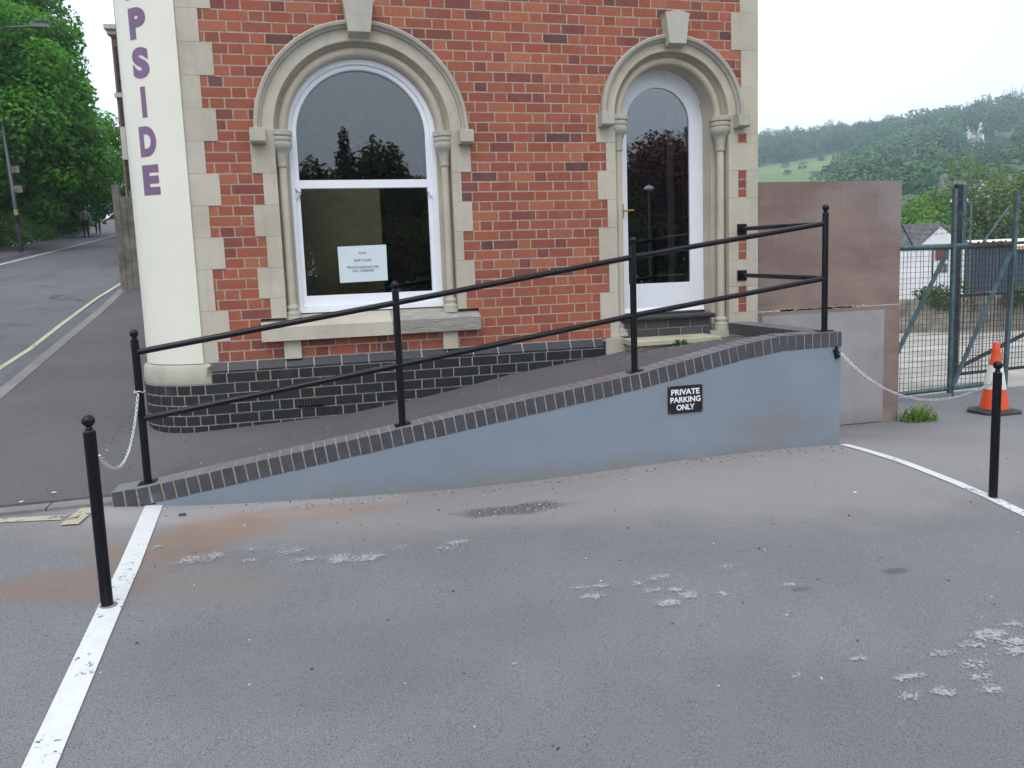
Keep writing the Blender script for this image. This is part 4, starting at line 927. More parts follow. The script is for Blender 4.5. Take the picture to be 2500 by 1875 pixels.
for p_, q_, r_ in (((6.19, YG+.02, 2.05), (6.62, YG+.02, 1.66), .011), ((6.89, YG, 2.10), (6.50, YG, 1.66), .013), ((5.36, YG, 1.92), (5.53, YG, 1.67), .011)): b = MB(); bar(b, p_, q_, r_); adopt(b.build('brace_rod', M['gate']), g)
b = MB()
for z0, z1, sag in ((2.02, 2.02, .04), (1.83, 1.82, .03), (1.87, 1.87, .02), (2.24, 2.2, .10)):
    pts = catenary((5.30, YG, z0+.02), (6.08, YG, z1), sag, 10)+catenary((6.08, YG, z1), (6.97, YG, z1), .02, 10)+catenary((6.97, YG, z1), (7.6, YG+.1, z1+.02), .02, 5)
    b.tube(pts, .0018, 4)
    for p in pts[::1]: b.obox(p, (.012, 0, .010), (0, .001, 0), (-.001, 0, .001)); b.obox(p, (.010, 0, -.012), (0, .001, 0), (.001, 0, .001))
adopt(b.build('barbed_wire', M['wire']), g)
for p_, q_ in (((6.12, YG-.03, .05), (6.10, YG-.06, -.16)), ((6.94, YG-.05, 1.5), (6.90, YG-.05, .9))): b = MB(); bar(b, p_, q_, .008); adopt(b.build('drop_bolt', M['wire']), g)
g2 = thing('steel_gate', 'dark steel gate leaf standing open behind the mesh gate', 'gate', loc=(7.4, 1.8, -.15))
Y2 = 1.8
b = MB(); b.box(6.93, 7.02, Y2-.03, Y2+.03, -.15, 2.45); adopt(b.build('hinge_post', M['gate_dark']), g2)
b = MB(); b.box(7.02, 7.10, Y2-.01, Y2+.05, 1.62, 2.45); adopt(b.build('post_face', M['gate']), g2)
for (x0, z0, x1, z1, r) in ((6.95, 1.00, 8.6, 1.02, .022), (7.0, .02, 8.4, .52, .028), (6.95, -.05, 8.6, -.02, .022), (6.95, 1.66, 8.6, 1.68, .02), (8.6, -.1, 8.6, 1.7, .025)):
    b = MB(); bar(b, (x0, Y2, z0), (x1, Y2, z1), r); adopt(b.build('gate_bar', M['gate_dark']), g2)
b = MB(); x = 7.04
while x < 8.58: b.obox((x, Y2-.02, .80), (.003, 0, 0), (0, .003, 0), (0, 0, .84)); x += .055
z = .04
while z < 1.62: b.obox((7.8, Y2-.016, z), (.8, 0, 0), (0, .003, 0), (0, 0, .003)); z += .075
adopt(b.build('wire_mesh', M['gate_dark']), g2)
# --- cone
cz_ = G(5.70, -.07); cn = thing('traffic_cone', 'orange traffic cone with a white band on a black base, behind the right bollard', 'cone', loc=(5.70, -.07, cz_))
b = MB(); b.prism([(-.22, -.13), (-.13, -.22), (.13, -.22), (.22, -.13), (.22, .13), (.13, .22), (-.13, .22), (-.22, .13)], 'z', 0, .028); b.lathe([(.17, .028), (.155, .045), (.14, .05), (0, .05)], n=24); p = b.build('base', M['rubber']); p.parent = cn
def crad(z): return .140-(.140-.032)*(z-.045)/.66
b = MB(); b.lathe([(crad(z), z) for z in (.045, .10, .26)], n=28); p = b.build('lower_body', M['orange'], smooth='auto'); p.parent = cn
b = MB(); b.lathe([(crad(z), z) for z in (.51, .60, .66)]+[(.040, .665), (.042, .68), (.033, .70), (.036, .735), (.030, .75), (.020, .75), (.018, .70)], n=28); p = b.build('cone_top', M['orange'], smooth='auto'); p.parent = cn
b = MB(); b.lathe([(crad(.255)+.001, .255), (crad(.255)+.003, .257), (crad(.512)+.003, .510), (crad(.512)+.001, .512)], n=28); p = b.build('reflective_band', M['reflect'], smooth='auto'); p.parent = cn
# --- foliage machinery
def leaf_cloud(blobs, n, size, shell=(.55, 1.05), seed=1, flat=.5, tint=(.75, 1.2), blobvar=.18, zlo=None, aspect=.62, rnd=.55):
    """n small bent leaf clumps spread through a set of ellipsoid blobs (cx,cy,cz,rx,ry,rz); returns verts, faces, tints"""
    r = np.random.default_rng(seed); B = np.array(blobs, float); vol = (B[:, 3]*B[:, 4]*B[:, 5])**.75; pr_ = vol/vol.sum()
    idx = r.choice(len(B), n, p=pr_); d = r.normal(size=(n, 3)); d /= np.linalg.norm(d, axis=1)[:, None]
    rad = r.uniform(shell[0]**2, shell[1]**2, n)**.5; c = B[idx, :3]+d*B[idx, 3:]*rad[:, None]
    nrm = d*.8+r.normal(size=(n, 3))*rnd; nrm[:, 2] += flat; nrm /= np.linalg.norm(nrm, axis=1)[:, None]
    a = np.cross(nrm, r.normal(size=(n, 3))); a /= np.linalg.norm(a, axis=1)[:, None]; b_ = np.cross(nrm, a)
    s_ = size*r.uniform(.55, 1.25, n)[:, None]; k = aspect
    droop = nrm*(-.25)*s_
    p0 = c-a*s_; p1 = c-a*s_*.1+b_*s_*k+droop*.3; p2 = c+a*s_+droop; p3 = c-a*s_*.1-b_*s_*k+droop*.3
    V = np.stack([p0, p1, p2, p3], 1).reshape(-1, 3); F = np.arange(4*n).reshape(n, 4)
    bt = r.uniform(1-blobvar, 1+blobvar, len(B))[idx]; tt = r.uniform(tint[0], tint[1], n)*bt
    T = np.stack([tt*r.uniform(.9, 1.12, n), tt, tt*r.uniform(.8, 1.1, n)], 1)
    if zlo is not None:
        keep = c[:, 2] > zlo; V = V.reshape(-1, 4, 3)[keep].reshape(-1, 3); T = T[keep]; F = np.arange(len(V)).reshape(-1, 4)
    return V, F, T
def np_mesh(name, V, F, T, mat, parent=None):
    me = bpy.data.meshes.new(name); me.vertices.add(len(V)); me.vertices.foreach_set('co', V.astype(np.float32).ravel())
    me.loops.add(F.size); me.loops.foreach_set('vertex_index', F.astype(np.int32).ravel()); me.polygons.add(len(F))
    me.polygons.foreach_set('loop_start', np.arange(0, F.size, F.shape[1], dtype=np.int32)); me.polygons.foreach_set('loop_total', np.full(len(F), F.shape[1], dtype=np.int32))
    me.update(calc_edges=True); at = me.attributes.new('tint', 'FLOAT_COLOR', 'FACE'); A_ = np.ones((len(F), 4), np.float32); A_[:, :3] = T; at.data.foreach_set('color', A_.ravel())
    me.materials.append(mat); o = bpy.data.objects.new(name, me); COL.objects.link(o)
    if parent: o.parent = parent
    return o
def crown_blobs(c, R_, n, seed, squash=1.0, rr=(.28, .5)):
    r = random.Random(seed); out = []
    for i in range(n):
        while True:
            p = [r.uniform(-1, 1) for _ in range(3)]
            if .25 < sum(q*q for q in p) < 1: break
        s_ = r.uniform(*rr); out.append((c[0]+p[0]*R_[0]*(1-s_*.6), c[1]+p[1]*R_[1]*(1-s_*.6), c[2]+p[2]*R_[2]*(1-s_*.6), R_[0]*s_, R_[1]*s_, R_[2]*s_*squash))
    return out
def trunk_mesh(base, top, r0, limbs, seed):
    r = random.Random(seed); b = MB(); B0, T0 = Vector(base), Vector(top); pts = [B0.lerp(T0, f_)+Vector((r.uniform(-1, 1), r.uniform(-1, 1), 0))*r0*.5*(f_ > 0) for f_ in (0, .25, .5, .75, 1)]
    b.tube(pts, [r0*1.25, r0, r0*.8, r0*.55, r0*.3], 8)
    for e in limbs:
        f_ = r.uniform(.35, .8); s_ = B0.lerp(T0, f_); e = Vector(e); m_ = s_.lerp(e, .5)+Vector((0, 0, (e-s_).length*.12)); b.tube([s_, m_, e], [r0*.45, r0*.28, r0*.1], 6)
    return b
def tree(name, label, base, blobs, n, size, leaf, r0=.25, seed=1, group=None, nl=8, cat='tree', **kw):
    t_ = thing(name, label, cat, group, loc=base); r = random.Random(seed)
    top = max(blobs, key=lambda q: q[2]); cen = np.mean([q[:3] for q in blobs], axis=0)
    bm2 = trunk_mesh(base, (cen[0], cen[1], cen[2]+.2*(top[2]-cen[2])), r0, [q[:3] for q in r.sample(blobs, min(nl, len(blobs)))], seed)
    adopt(bm2.build('trunk', M['bark'], smooth=True), t_)
    V, F, T = leaf_cloud(blobs, n, size, seed=seed, **kw); adopt(np_mesh('crown', V, F, T, M[leaf]), t_)
    return t_
# weeds
def tuft(name, label, x, y, z, R_, h, n, seed, extra=0, mat='grass'):
    r = random.Random(seed); b = MB()
    for i in range(n):
        a_ = r.uniform(0, 2*PI); d = R_*r.random()**.6; bx, by = x+d*math.cos(a_), y+d*math.sin(a_)*.6; hh = h*r.uniform(.15, 1)*(1-.75*d/R_); la = r.uniform(0, 2*PI); ln = hh*r.uniform(.3, 1.3); w_ = .003+.004*r.random()
        p = [Vector((bx, by, z)), Vector((bx+ln*.4*math.cos(la), by+ln*.4*math.sin(la), z+hh*.7)), Vector((bx+ln*math.cos(la), by+ln*math.sin(la), z+hh*r.uniform(.75, 1)))]
        s_ = Vector((math.cos(la+1.57), math.sin(la+1.57), 0))*w_; j = r.uniform(.6, 1.3); c_ = (j, j, j*.8)
        b.face([p[0]-s_, p[0]+s_, p[1]+s_, p[1]-s_], c_); b.face([p[1]-s_, p[1]+s_, p[2]], c_)
    o = b.build(name, M[mat], recalc=False); tag(o, label, 'weed'); return o
tuft('grass_tuft', 'bright green grass tuft growing at the foot of the hoarding', 4.72, -.10, G(4.72, -.1)-.01, .20, .32, 260, 5)
tuft('grass_tuft', 'small green weed growing beside the concrete step slab', 1.86, -.40, P(1.86, -.40), .09, .10, 60, 6, mat='leaf_mid')
tuft('tall_weed', 'thin dark stemmed weed leaning on the hoarding edge', 4.60, -.02, -.15, .07, .34, 26, 8, mat='leaf_mid')
# grit along the kerb and wall
b = MB(); r = random.Random(3)
for i in range(800):
    q = r.random()
    if q < .35: x, y = r.uniform(-2.4, 2.7), -1.40-abs(r.gauss(0, .10)); z = G(x, y)
    elif q < .55: x, y = r.uniform(-2.5, 4.8), r.uniform(-4.6, -1.5); z = G(x, y)
    elif q < .70: x, y = r.uniform(-.4, .2), r.uniform(-2.03, -1.85); z = G(x, y)
    elif q < .85: x, y = r.uniform(-4, 1.8), r.uniform(-1.15, -.1); z = P(x, y)
    elif q < .93: x, y = -2.78+r.gauss(0, .10), r.uniform(-.3, 1.0); z = P(x, y)
    else: x, y = r.uniform(1.2, 2.3), r.uniform(-.75, -.38); z = P(x, y)
    s_ = r.uniform(.0018, .006); a_ = r.uniform(0, PI); j = r.choice([.25, .5, .8, 1.4, 2.4]); c_ = (j, j*.97, j*.93)
    b.obox((x, y, z+s_*.4), (s_*math.cos(a_), s_*math.sin(a_), 0), (-s_*.7*math.sin(a_), s_*.7*math.cos(a_), 0), (0, 0, s_*.5), c_)
t = NT('loose_grit'); a = t.attr(); t.pbsdf(t.mix(1.0, (.22, .21, .20), a, 'MULTIPLY'), .9); M['grit'] = t.m
tag(b.build('grit', M['grit'], recalc=False), 'scattered small stones and grit on the asphalt', 'grit', kind='stuff')
def litter(x, y, z, L_, w_, ang, label):
    b = MB(); b.obox((x, y, z+.003), (L_*math.cos(ang), L_*math.sin(ang), 0), (-w_*math.sin(ang), w_*math.cos(ang), 0), (0, 0, .0025)); tag(b.build('litter_scrap', M['sign_white']), label, 'litter')
litter(-3.19, -1.19, P(-3.19, -1.19)+.002, .012, .004, .5, 'white cigarette end on the pavement near the kerb strip, leftmost')
litter(-3.03, -1.08, P(-3.03, -1.08)+.002, .014, .005, .1, 'small white paper scrap on the pavement behind the left bollard')
litter(2.08, -2.45, G(2.08, -2.45)+.002, .012, .005, .3, 'white scrap on the asphalt behind the scuffed paint marks')
b = MB(); b.obox((-2.17, -1.60, G(-2.17, -1.6)+.008), (.02, .004, 0), (-.002, .01, 0), (0, 0, .007), (.4, .4, .4)); tag(b.build('pebble', M['grit']), 'flat grey pebble on the asphalt right of the left white line', 'pebble')
# --- shed, walls and long building in the yard
sh = thing('white_shed', 'whitewashed gabled shed with a grey slate roof beyond the gates', 'shed', loc=(29.5, 27, -1.4))
gx, gy = Vector((31.06, 26.57, 0)), Vector((29.28, 27.03, 0)); ax = (gx-gy).normalized(); bx = Vector((-ax.y, ax.x, 0)); bl_ = Vector((-1, .27, 0)).normalized()
A0 = gy+ax*-.1; A1 = gx+ax*.45; mid = (A0+A1)/2; mid = Vector((30.20, 26.8, 0)); dp = Vector((-7, 4.2, 0))
b = MB()
def V3(p, z): return (p.x, p.y, z)
zb_, ze, zrg = -1.75, 1.80, 2.84
b.face([V3(A0, zb_), V3(A1, zb_), V3(A1, ze-.05), V3(mid, zrg), V3(A0, ze)]); b.face([V3(A0, zb_), V3(A0+dp, zb_), V3(A0+dp, ze), V3(A0, ze)]); b.face([V3(A1, zb_), V3(A1+dp, zb_), V3(A1+dp, ze), V3(A1, ze-.05)]); b.face([V3(A0+dp, zb_), V3(A1+dp, zb_), V3(A1+dp, ze), V3(mid+dp, zrg), V3(A0+dp, ze)])
adopt(b.build('wall', M['white_wall']), sh)
b = MB(); up = Vector((0, 0, .09)); o1 = -dp.normalized()*.15
for s0, s1 in ((mid, A0-ax*.3), (mid, A1+ax*.25)):
    z0, z1 = zrg+.06, (ze-.13); q = [Vector(V3(s0+o1, z0)), Vector(V3(s1+o1, z1)), Vector(V3(s1+dp, z1)), Vector(V3(s0+dp, z0))]
    b.hexa([*q, *[p+up for p in q]])
rf = adopt(b.build('roof', M['slate']), sh)
b = MB(); q = mid.lerp(A0-ax*.3, .45)+dp*.22; s_ = mid.lerp(A0-ax*.3, .68)+dp*.22; 
zq = lambda f_: zrg+.06+(ze-.13-zrg-.06)*f_+.17
b.hexa([V3(q, zq(.45)-.1), V3(q+dp*.035, zq(.45)-.1), V3(s_+dp*.035, zq(.68)-.1), V3(s_, zq(.68)-.1), V3(q, zq(.45)), V3(q+dp*.035, zq(.45)), V3(s_+dp*.035, zq(.68)), V3(s_, zq(.68))]); s2 = b.build('skylight', M['metal_roof']); s2.parent = rf
fr_ = -bx*.06 if bx.dot(Vector((1, 1, 0))) > 0 else bx*.06
def on_gable(u0, u1, z0, z1, name, mat, d=.05):
    p, q = A0.lerp(A1, u0), A0.lerp(A1, u1); n_ = Vector((ax.y, -ax.x, 0)); b = MB(); b.hexa([V3(p, z0), V3(q, z0), V3(q+n_*d, z0), V3(p+n_*d, z0), V3(p, z1), V3(q, z1), V3(q+n_*d, z1), V3(p+n_*d, z1)]); adopt(b.build(name, mat), sh)
on_gable(.36, .64, 1.10, 1.72, 'shutter', M['rust_red']); on_gable(.47, .62, .45, .9, 'window', M['slate']); on_gable(.30, .315, -1.6, 1.7, 'downpipe', M['void'])
on_gable(-.62, .02, -1.7, 1.78, 'side_wall', M['white_wall'], .02)
lb = thing('long_warehouse', 'long low warehouse with pale metal roof and navy wall beyond the shed', 'warehouse', loc=(38, 30, -1.2))
p0, p1 = Vector((34.4, 30.9, 0)), Vector((43.9, 27.7, 0)); n_ = Vector((.19, .57, 0))
b = MB(); b.hexa([V3(p0, 1.68), V3(p1, 1.52), V3(p1+n_*9, 2.08), V3(p0+n_*9, 2.05), V3(p0, 1.76), V3(p1, 1.62), V3(p1+n_*9, 2.16), V3(p0+n_*9, 2.13)]); adopt(b.build('roof', M['metal_roof']), lb)
b = MB(); f0 = p0.lerp(p1, .38); b.hexa([V3(f0-n_*.1, 1.48), V3(p1-n_*.1, 1.36), V3(p1, 1.36), V3(f0, 1.48), V3(f0-n_*.1, 1.65), V3(p1-n_*.1, 1.52), V3(p1, 1.52), V3(f0, 1.65)]); adopt(b.build('fascia', M['yellow']), lb)
b = MB(); b.hexa([V3(p0+n_*.3, -3), V3(p1+n_*.3, -3), V3(p1+n_*8.5, -3), V3(p0+n_*8.5, -3), V3(p0+n_*.3, 1.70), V3(p1+n_*.3, 1.54), V3(p1+n_*8.5, 1.6), V3(p0+n_*8.5, 1.6)]); adopt(b.build('wall', M['navy']), lb)
rwall = thing('retaining_wall', 'rough stone retaining wall with weeds on top, behind the gates', 'wall', loc=(16.5, 11.4, -.8))
b = MB(); r = random.Random(9); pts = [(14.9, 11.95), (16.4, 11.40), (18.4, 10.9), (20.5, 10.3), (24, 9.2)]; hts = [.22, .30, .42, .46, .50]
for i in range(4):
    for j in range(6):
        f0, f1 = j/6, (j+1)/6; a0 = Vector(pts[i]).lerp(Vector(pts[i+1]), f0); a1 = Vector(pts[i]).lerp(Vector(pts[i+1]), f1); h0 = hts[i]+(hts[i+1]-hts[i])*f0+r.uniform(-.03, .03); d = Vector((.2, .5))
        b.hexa([(a0.x, a0.y, -1.3), (a1.x, a1.y, -1.3), (a1.x+d.x, a1.y+d.y, -1.3), (a0.x+d.x, a0.y+d.y, -1.3), (a0.x, a0.y, h0), (a1.x, a1.y, h0), (a1.x+d.x, a1.y+d.y, h0), (a0.x+d.x, a0.y+d.y, h0)])
adopt(b.build('stonework', M['old_wall']), rwall)
bb = [(15.6+r.uniform(0, 5), 11.6+r.uniform(-.9, .2)-0.0, .30+r.uniform(-.25, .35), r.uniform(.25, .5), .3, r.uniform(.15, .3)) for _ in range(16)]
bb = [(x, 11.95-(x-14.9)*.30+r.uniform(-.15, .2), z, a_, c_, d) for x, y, z, a_, c_, d in bb]
V, F, T = leaf_cloud(bb, 2600, .055, seed=12); tag(np_mesh('ivy', V, F, T, M['leaf_mid']), 'green weeds and ivy spilling over the retaining wall', 'ivy', kind='stuff')
bb = [(19.6+r.uniform(-.3, 1.6), 9.4+r.uniform(-.3, .3), r.uniform(-.6, .55), .5, .4, .45) for _ in range(9)]
tree('shrub', 'green shrub growing in the yard at the right edge', (20, 9.3, -1), bb, 2600, .07, 'leaf_bright', .04, 31, cat='shrub')
# --- trees beyond the yard
TG = 'trees beyond the yard'
def ctr(px_dir, dist):  # direction in degrees clockwise from +Y, distance from the camera
    a_ = math.radians(px_dir); return (-1.316+dist*math.sin(a_), -6.7135+dist*math.cos(a_))
def mk(name, label, az, dist, ztop, width, leaf, n, size, seed, zlow=-1.5, squash=1.0, nb=26, **kw):
    x, y = ctr(az, dist); h = ztop-zlow; bl2 = crown_blobs((x, y, zlow+h*.56), (width/2, width/2, h*.48), nb, seed, squash)
    return tree(name, label, (x, y, zlow-.5), bl2, n, size, leaf, .22, seed, TG, **kw)
mk('broadleaf_tree', 'bright yellow green tree just right of the hoarding, above the shed roof', 42.0, 66, 5.9, 9, 'leaf_bright', 15000, .15, 41)
mk('broadleaf_tree', 'bright green tree behind the shed gable and the first gate post', 43.9, 70, 6.2, 9, 'leaf_bright', 16000, .15, 42)
mk('tall_tree', 'tall thin leaved olive green tree rising above the gate', 45.7, 70, 8.3, 8, 'leaf_olive', 11000, .14, 43, shell=(.7, 1.05))
mk('broadleaf_tree', 'dark green tree mass behind the long warehouse', 46.6, 86, 5.4, 13, 'leaf_mid', 16000, .20, 44)
mk('broadleaf_tree', 'fresh green tree at the right edge behind the right gate post', 48.3, 72, 6.9, 6, 'leaf_bright', 14000, .15, 45)
mk('broadleaf_tree', 'mid green bushy tree standing lower between the brighter trees', 44.9, 76, 5.3, 10, 'leaf_mid', 14000, .17, 46)
mk('broadleaf_tree', 'low mid green tree directly behind the slate roof', 41.2, 72, 5.0, 10, 'leaf_mid', 14000, .16, 47)
mk('bare_tree', 'thin greyish tree with sparse leaves between two bright trees', 42.9, 74, 6.3, 5, 'leaf_olive', 3200, .14, 48, shell=(.6, 1.05))
# --- distant hill
HAZ = [-60, 0, 12, 24, 32, 36, 40, 43, 45.5, 48, 60, 90, 120]; HH = [4, 4, 12, 64, 75, 76.5, 79, 81, 82, 84, 86, 80, 60]
def hillz(az, r_):
    H = float(np.interp(az, HAZ, HH)); s_ = (r_-150)/450
    if s_ <= 0: return -2.2+(r_-60)*.006
    if s_ > 1: return H*(1-.25*min(1, (s_-1)))
    return -1.6+(H+1.6)*(s_**1.15)
azs = list(np.arange(-110, 10, 8.))+list(np.arange(10, 62, 1.2))+list(np.arange(62, 130, 7.))
rs = [60, 80, 110, 140, 165]+list(range(190, 660, 20))+[720, 800, 900]
b = MB(); b.grid(lambda az, r_: (-1.316+r_*math.sin(math.radians(az)), -6.7135+r_*math.cos(math.radians(az)), hillz(az, r_)), azs, rs)
tag(b.build('hillside', M['pasture'], smooth=True), kind='structure')
b = MB(); b.face([(-1200, -1200, -3.2), (1200, -1200, -3.2), (1200, 1200, -3.2), (-1200, 1200, -3.2)]); tag(b.build('ground', M['bank_soil']), kind='structure')
# woods on the hill: one mass of crowns
r = np.random.default_rng(5); wb = []; WV = []; WT = []
def in_meadow(az, s_):
    # open pasture low on the left of the view and a strip beneath the wood
    if az < 38.6 and s_ < .775+(az-34)*.010: return s_ > .45 or az < 37
    if 38.6 <= az < 40.6 and .74+(az-38.6)*.03 < s_ < .83: return True
    return False
protos = []
for q in range(6):
    bl2 = crown_blobs((0, 0, .5), (.5, .5, .5), 22, 100+q, rr=(.18, .40)); V, F, T = leaf_cloud(bl2, 520, .042, seed=200+q, shell=(.8, 1.03), tint=(.85, 1.15), blobvar=.16, aspect=.9, flat=.2, rnd=.32); protos.append((V, T))
cnt = 0
wlist = []
def woodtree(az, rr_, hgt, wd, tint=1.0):
    x = -1.316+rr_*math.sin(math.radians(az)); y = -6.7135+rr_*math.cos(math.radians(az)); z = hillz(az, rr_)-1.0
    V, T = protos[r.integers(0, 6)]; a_ = r.uniform(0, 6.28); ca, sa = math.cos(a_), math.sin(a_)
    X = (V[:, 0]*ca-V[:, 1]*sa)*wd+x; Y = (V[:, 0]*sa+V[:, 1]*ca)*wd+y; Z = V[:, 2]*hgt+z
    WV.append(np.stack([X, Y, Z], 1)); c_ = np.array([r.uniform(.8, 1.2), 1.0, r.uniform(.8, 1.1)])*tint*r.uniform(.55, 1.35)
    if r.random() < .16: c_ = c_*np.array([2.0, 1.1, 1.7])*.75
    WT.append(T*c_)
HOUSES = [(44.0, .1055, 0), (45.05, .1075, 1), (44.75, .1205, 2), (45.45, .1220, 3), (46.9, .1190, 4), (46.55, .1105, 5)]
def find_r(az, el):
    for rr_ in range(170, 600, 2):
        if (hillz(az, rr_)+2.5-1.62)/rr_ >= el: return rr_
    return 500
HR = [(az, find_r(az, el), i) for az, el, i in HOUSES]
for az in np.arange(26, 57, .50):
    for s_ in np.arange(.10, 1.04, .029):
        aj = az+r.uniform(-.25, .25); sj = s_+r.uniform(-.016, .016)
        if in_meadow(aj, sj): continue
        if s_ < .56 and aj < 38 and r.random() < .45: continue
        rr_ = 150+450*sj
        if any(abs(aj-h_[0]) < .36 and -48 < rr_-h_[1] < 7 for h_ in HR): continue
        hg = r.uniform(9.5, 17)*(.62 if any(abs(aj-h_[0]) < .60 and -170 < rr_-h_[1] < -20 for h_ in HR) else 1)*(1.1 if s_ > .97 else 1); woodtree(aj, rr_, hg, hg*r.uniform(.8, 1.1))
for az, s_, hg in ((33.9, .70, 5), (35.0, .66, 5), (34.0, .60, 4), (36.2, .74, 5.5), (37.5, .62, 9), (38.0, .64, 10), (38.6, .66, 9), (39.2, .69, 9), (35.8, .50, 6), (36.3, .51, 6.5), (36.8, .52, 7), (37.2, .515, 7), (37.6, .53, 8), (38.1, .55, 9), (38.5, .60, 10), (38.9, .58, 10)): woodtree(az, 150+450*s_, hg, hg*1.1, .85)
V = np.concatenate(WV); T = np.concatenate(WT); F = np.arange(len(V)).reshape(-1, 4)
tag(np_mesh('hill_wood', V, F, T, M['leaf_wood']), 'dense deciduous wood covering the distant hillside', 'wood', kind='stuff')
# ridge trees with gaps, each one told apart against the sky
for i in range(13):
    az = 32.35+i*.42+rng.uniform(-.12, .12); rr_ = 604; x, y = ctr(az, rr_); z = hillz(az, rr_); h = rng.uniform(15, 19); bl2 = crown_blobs((x, y, z+h*.62), (h*.33, h*.33, h*.38), 12, 300+i, rr=(.2, .4))
    t_ = thing('ridge_tree', 'pale hazy tree in the open row along the left end of the ridge', 'tree', 'trees in a row on the ridge', loc=(x, y, z))
    b = MB(); b.tube([(x, y, z-1), (x+.3, y, z+h*.8)], [.45, .15], 6); adopt(b.build('trunk', M['bark']), t_); V, F, T = leaf_cloud(bl2, 700, .42, seed=300+i, shell=(.5, 1.05)); adopt(np_mesh('crown', V, F, T, M['leaf_wood']), t_)
for i, az in enumerate((38.75, 39.05, 44.6, 45.0, 46.4, 46.9, 47.35)):
    rr_ = 606; x, y = ctr(az, rr_); z = hillz(az, rr_); h = (15, 16, 17, 18, 19, 22, 20)[i]; bl2 = crown_blobs((x, y, z+h*.62), (h*.32, h*.32, h*.38), 9, 400+i)
    t_ = thing('bare_ridge_tree', 'sparse leafless looking tree standing above the wood on the skyline', 'tree', 'sparse trees on the skyline', loc=(x, y, z)); b = MB(); b.tube([(x, y, z-1), (x, y, z+h*.9)], [.5, .1], 6)
    rr2 = random.Random(i)
    for q in bl2: b.tube([(x, y, z+h*.35), (q[0], q[1], q[2]+q[5])], [.22, .06], 4)
    adopt(b.build('trunk', M['bark']), t_); V, F, T = leaf_cloud(bl2, 150, .40, seed=400+i, shell=(.6, 1.05)); adopt(np_mesh('crown', V, F, T, M['leaf_olive']), t_)
x, y = ctr(45.7, 600); z = hillz(45.7, 600); t_ = thing('conifer', 'pointed dark conifer on the skyline', 'tree', loc=(x, y, z)); b = MB(); b.tube([(x, y, z-1), (x, y, z+17)], [.4, .08], 6); adopt(b.build('trunk', M['bark']), t_)
V, F, T = leaf_cloud([(x, y, z+4+k*1.9, 3.8-k*.48, 3.8-k*.48, 1.6) for k in range(8)], 900, .6, seed=77); adopt(np_mesh('crown', V, F, T, M['leaf_dark']), t_)
# cottages
HL = ['white gabled cottage, lowest and leftmost of the group on the hill', 'wide white cottage with two tall gable ends beside the lowest one', 'white cottage with a tall chimney gable, upper left of the group', 'small white gabled cottage, upper right of the group', 'long grey roofed house among trees at the right of the hill', 'dull stone house half hidden by trees at the right edge of the hill']
def house(x, y, z, w_, d_, h_, rh, yaw, label, grp, wall, roof, chim=2):
    t_ = thing('cottage' if grp else 'house', label, 'house', grp, loc=(x, y, z)); R_ = Matrix.Rotation(yaw, 4, 'Z')
    def B(mb): mb.v = [tuple(R_ @ Vector(v)) for v in mb.v]; return mb
    b = MB(); b.prism([(-d_/2, -3), (d_/2, -3), (d_/2, h_), (0, h_+rh), (-d_/2, h_)], 'x', -w_/2, w_/2); p = B(b).build('wall', wall); p.parent = t_
    b = MB(); 
    for s_ in (-1, 1): b.prism([(0, h_+rh+.02), (0, h_+rh+.25), (s_*(d_/2+.3), h_-.1), (s_*(d_/2+.3), h_-.3)], 'x', -w_/2+.35, w_/2-.35)
    rp = B(b).build('roof', roof); rp.parent = t_
    for s_ in [(-1), 1][:chim]: b = MB(); b.box(s_*(w_/2-.45)-.45, s_*(w_/2-.45)+.45, -.5, .5, h_+rh*.5, h_+rh+1.5); p = B(b).build('chimney', wall); p.parent = rp
    for k in range(3):
        b = MB(); xx = -w_/2+w_*(k+.5)/3; b.box(xx-.45, xx+.45, -d_/2-.05, -d_/2-.01, h_*.5, h_*.5+1.1); p = B(b).build('window', M['void']); p.parent = t_
    return t_
for az, rr_, i in HR:
    x, y = ctr(az, rr_); z = hillz(az, rr_); yaw = -math.radians(az)+(.9, .25, 1.1, .6, .1, .2)[i]; wh = i < 4
    house(x, y, z+1.4, (4.2, 6.5, 4.5, 4.0, 10, 7)[i], 3.8, 2.9, 2.3, yaw, HL[i], 'cottages on the hillside' if wh else None, M['cottage'] if wh else M['old_wall'], M['roof_brown'] if not wh else M['slate'], 1 if i in (0, 2) else 2)
for i, (az, el, dist, lab) in enumerate(((41.35, .067, 150, 'house roof with a pale verge showing left, above the bright trees'), (44.3, .078, 170, 'house with a pale verge showing behind the bright tree crown'), (46.1, .068, 165, 'pale gabled house seen through the thin olive tree'), (47.55, .072, 150, 'brown roofed house with pale bargeboard at the right, above the gate posts'), (47.3, .050, 120, 'small gabled house glimpsed low between the trees at right'))):
    x, y = ctr(az, dist); zt = 1.62+el*dist; house(x, y, zt-7.9, 7, 6, 4.6, 2.4, -math.radians(az)+(.6, .5, 1.0, .9, .8)[i], lab, None, M['white_wall'] if i in (0, 2, 4) else M['old_wall'], M['roof_brown'], 1)
x, y = ctr(44.95, 48); t_ = thing('street_lamp', 'slim pale street lamp standing among the trees beyond the gate', 'street lamp', loc=(x, y, -1.5)); b = MB(); b.tube([(x, y, -1.5), (x, y, 4.1)], .05, 8); adopt(b.build('pole', M['lamp_pole']), t_); b = MB(); b.obox((x-.5, y+.3, 4.15), (.35, -.2, 0), (.06, .08, 0), (0, 0, .06)); adopt(b.build('lamp_head', M['sign_white']), t_)
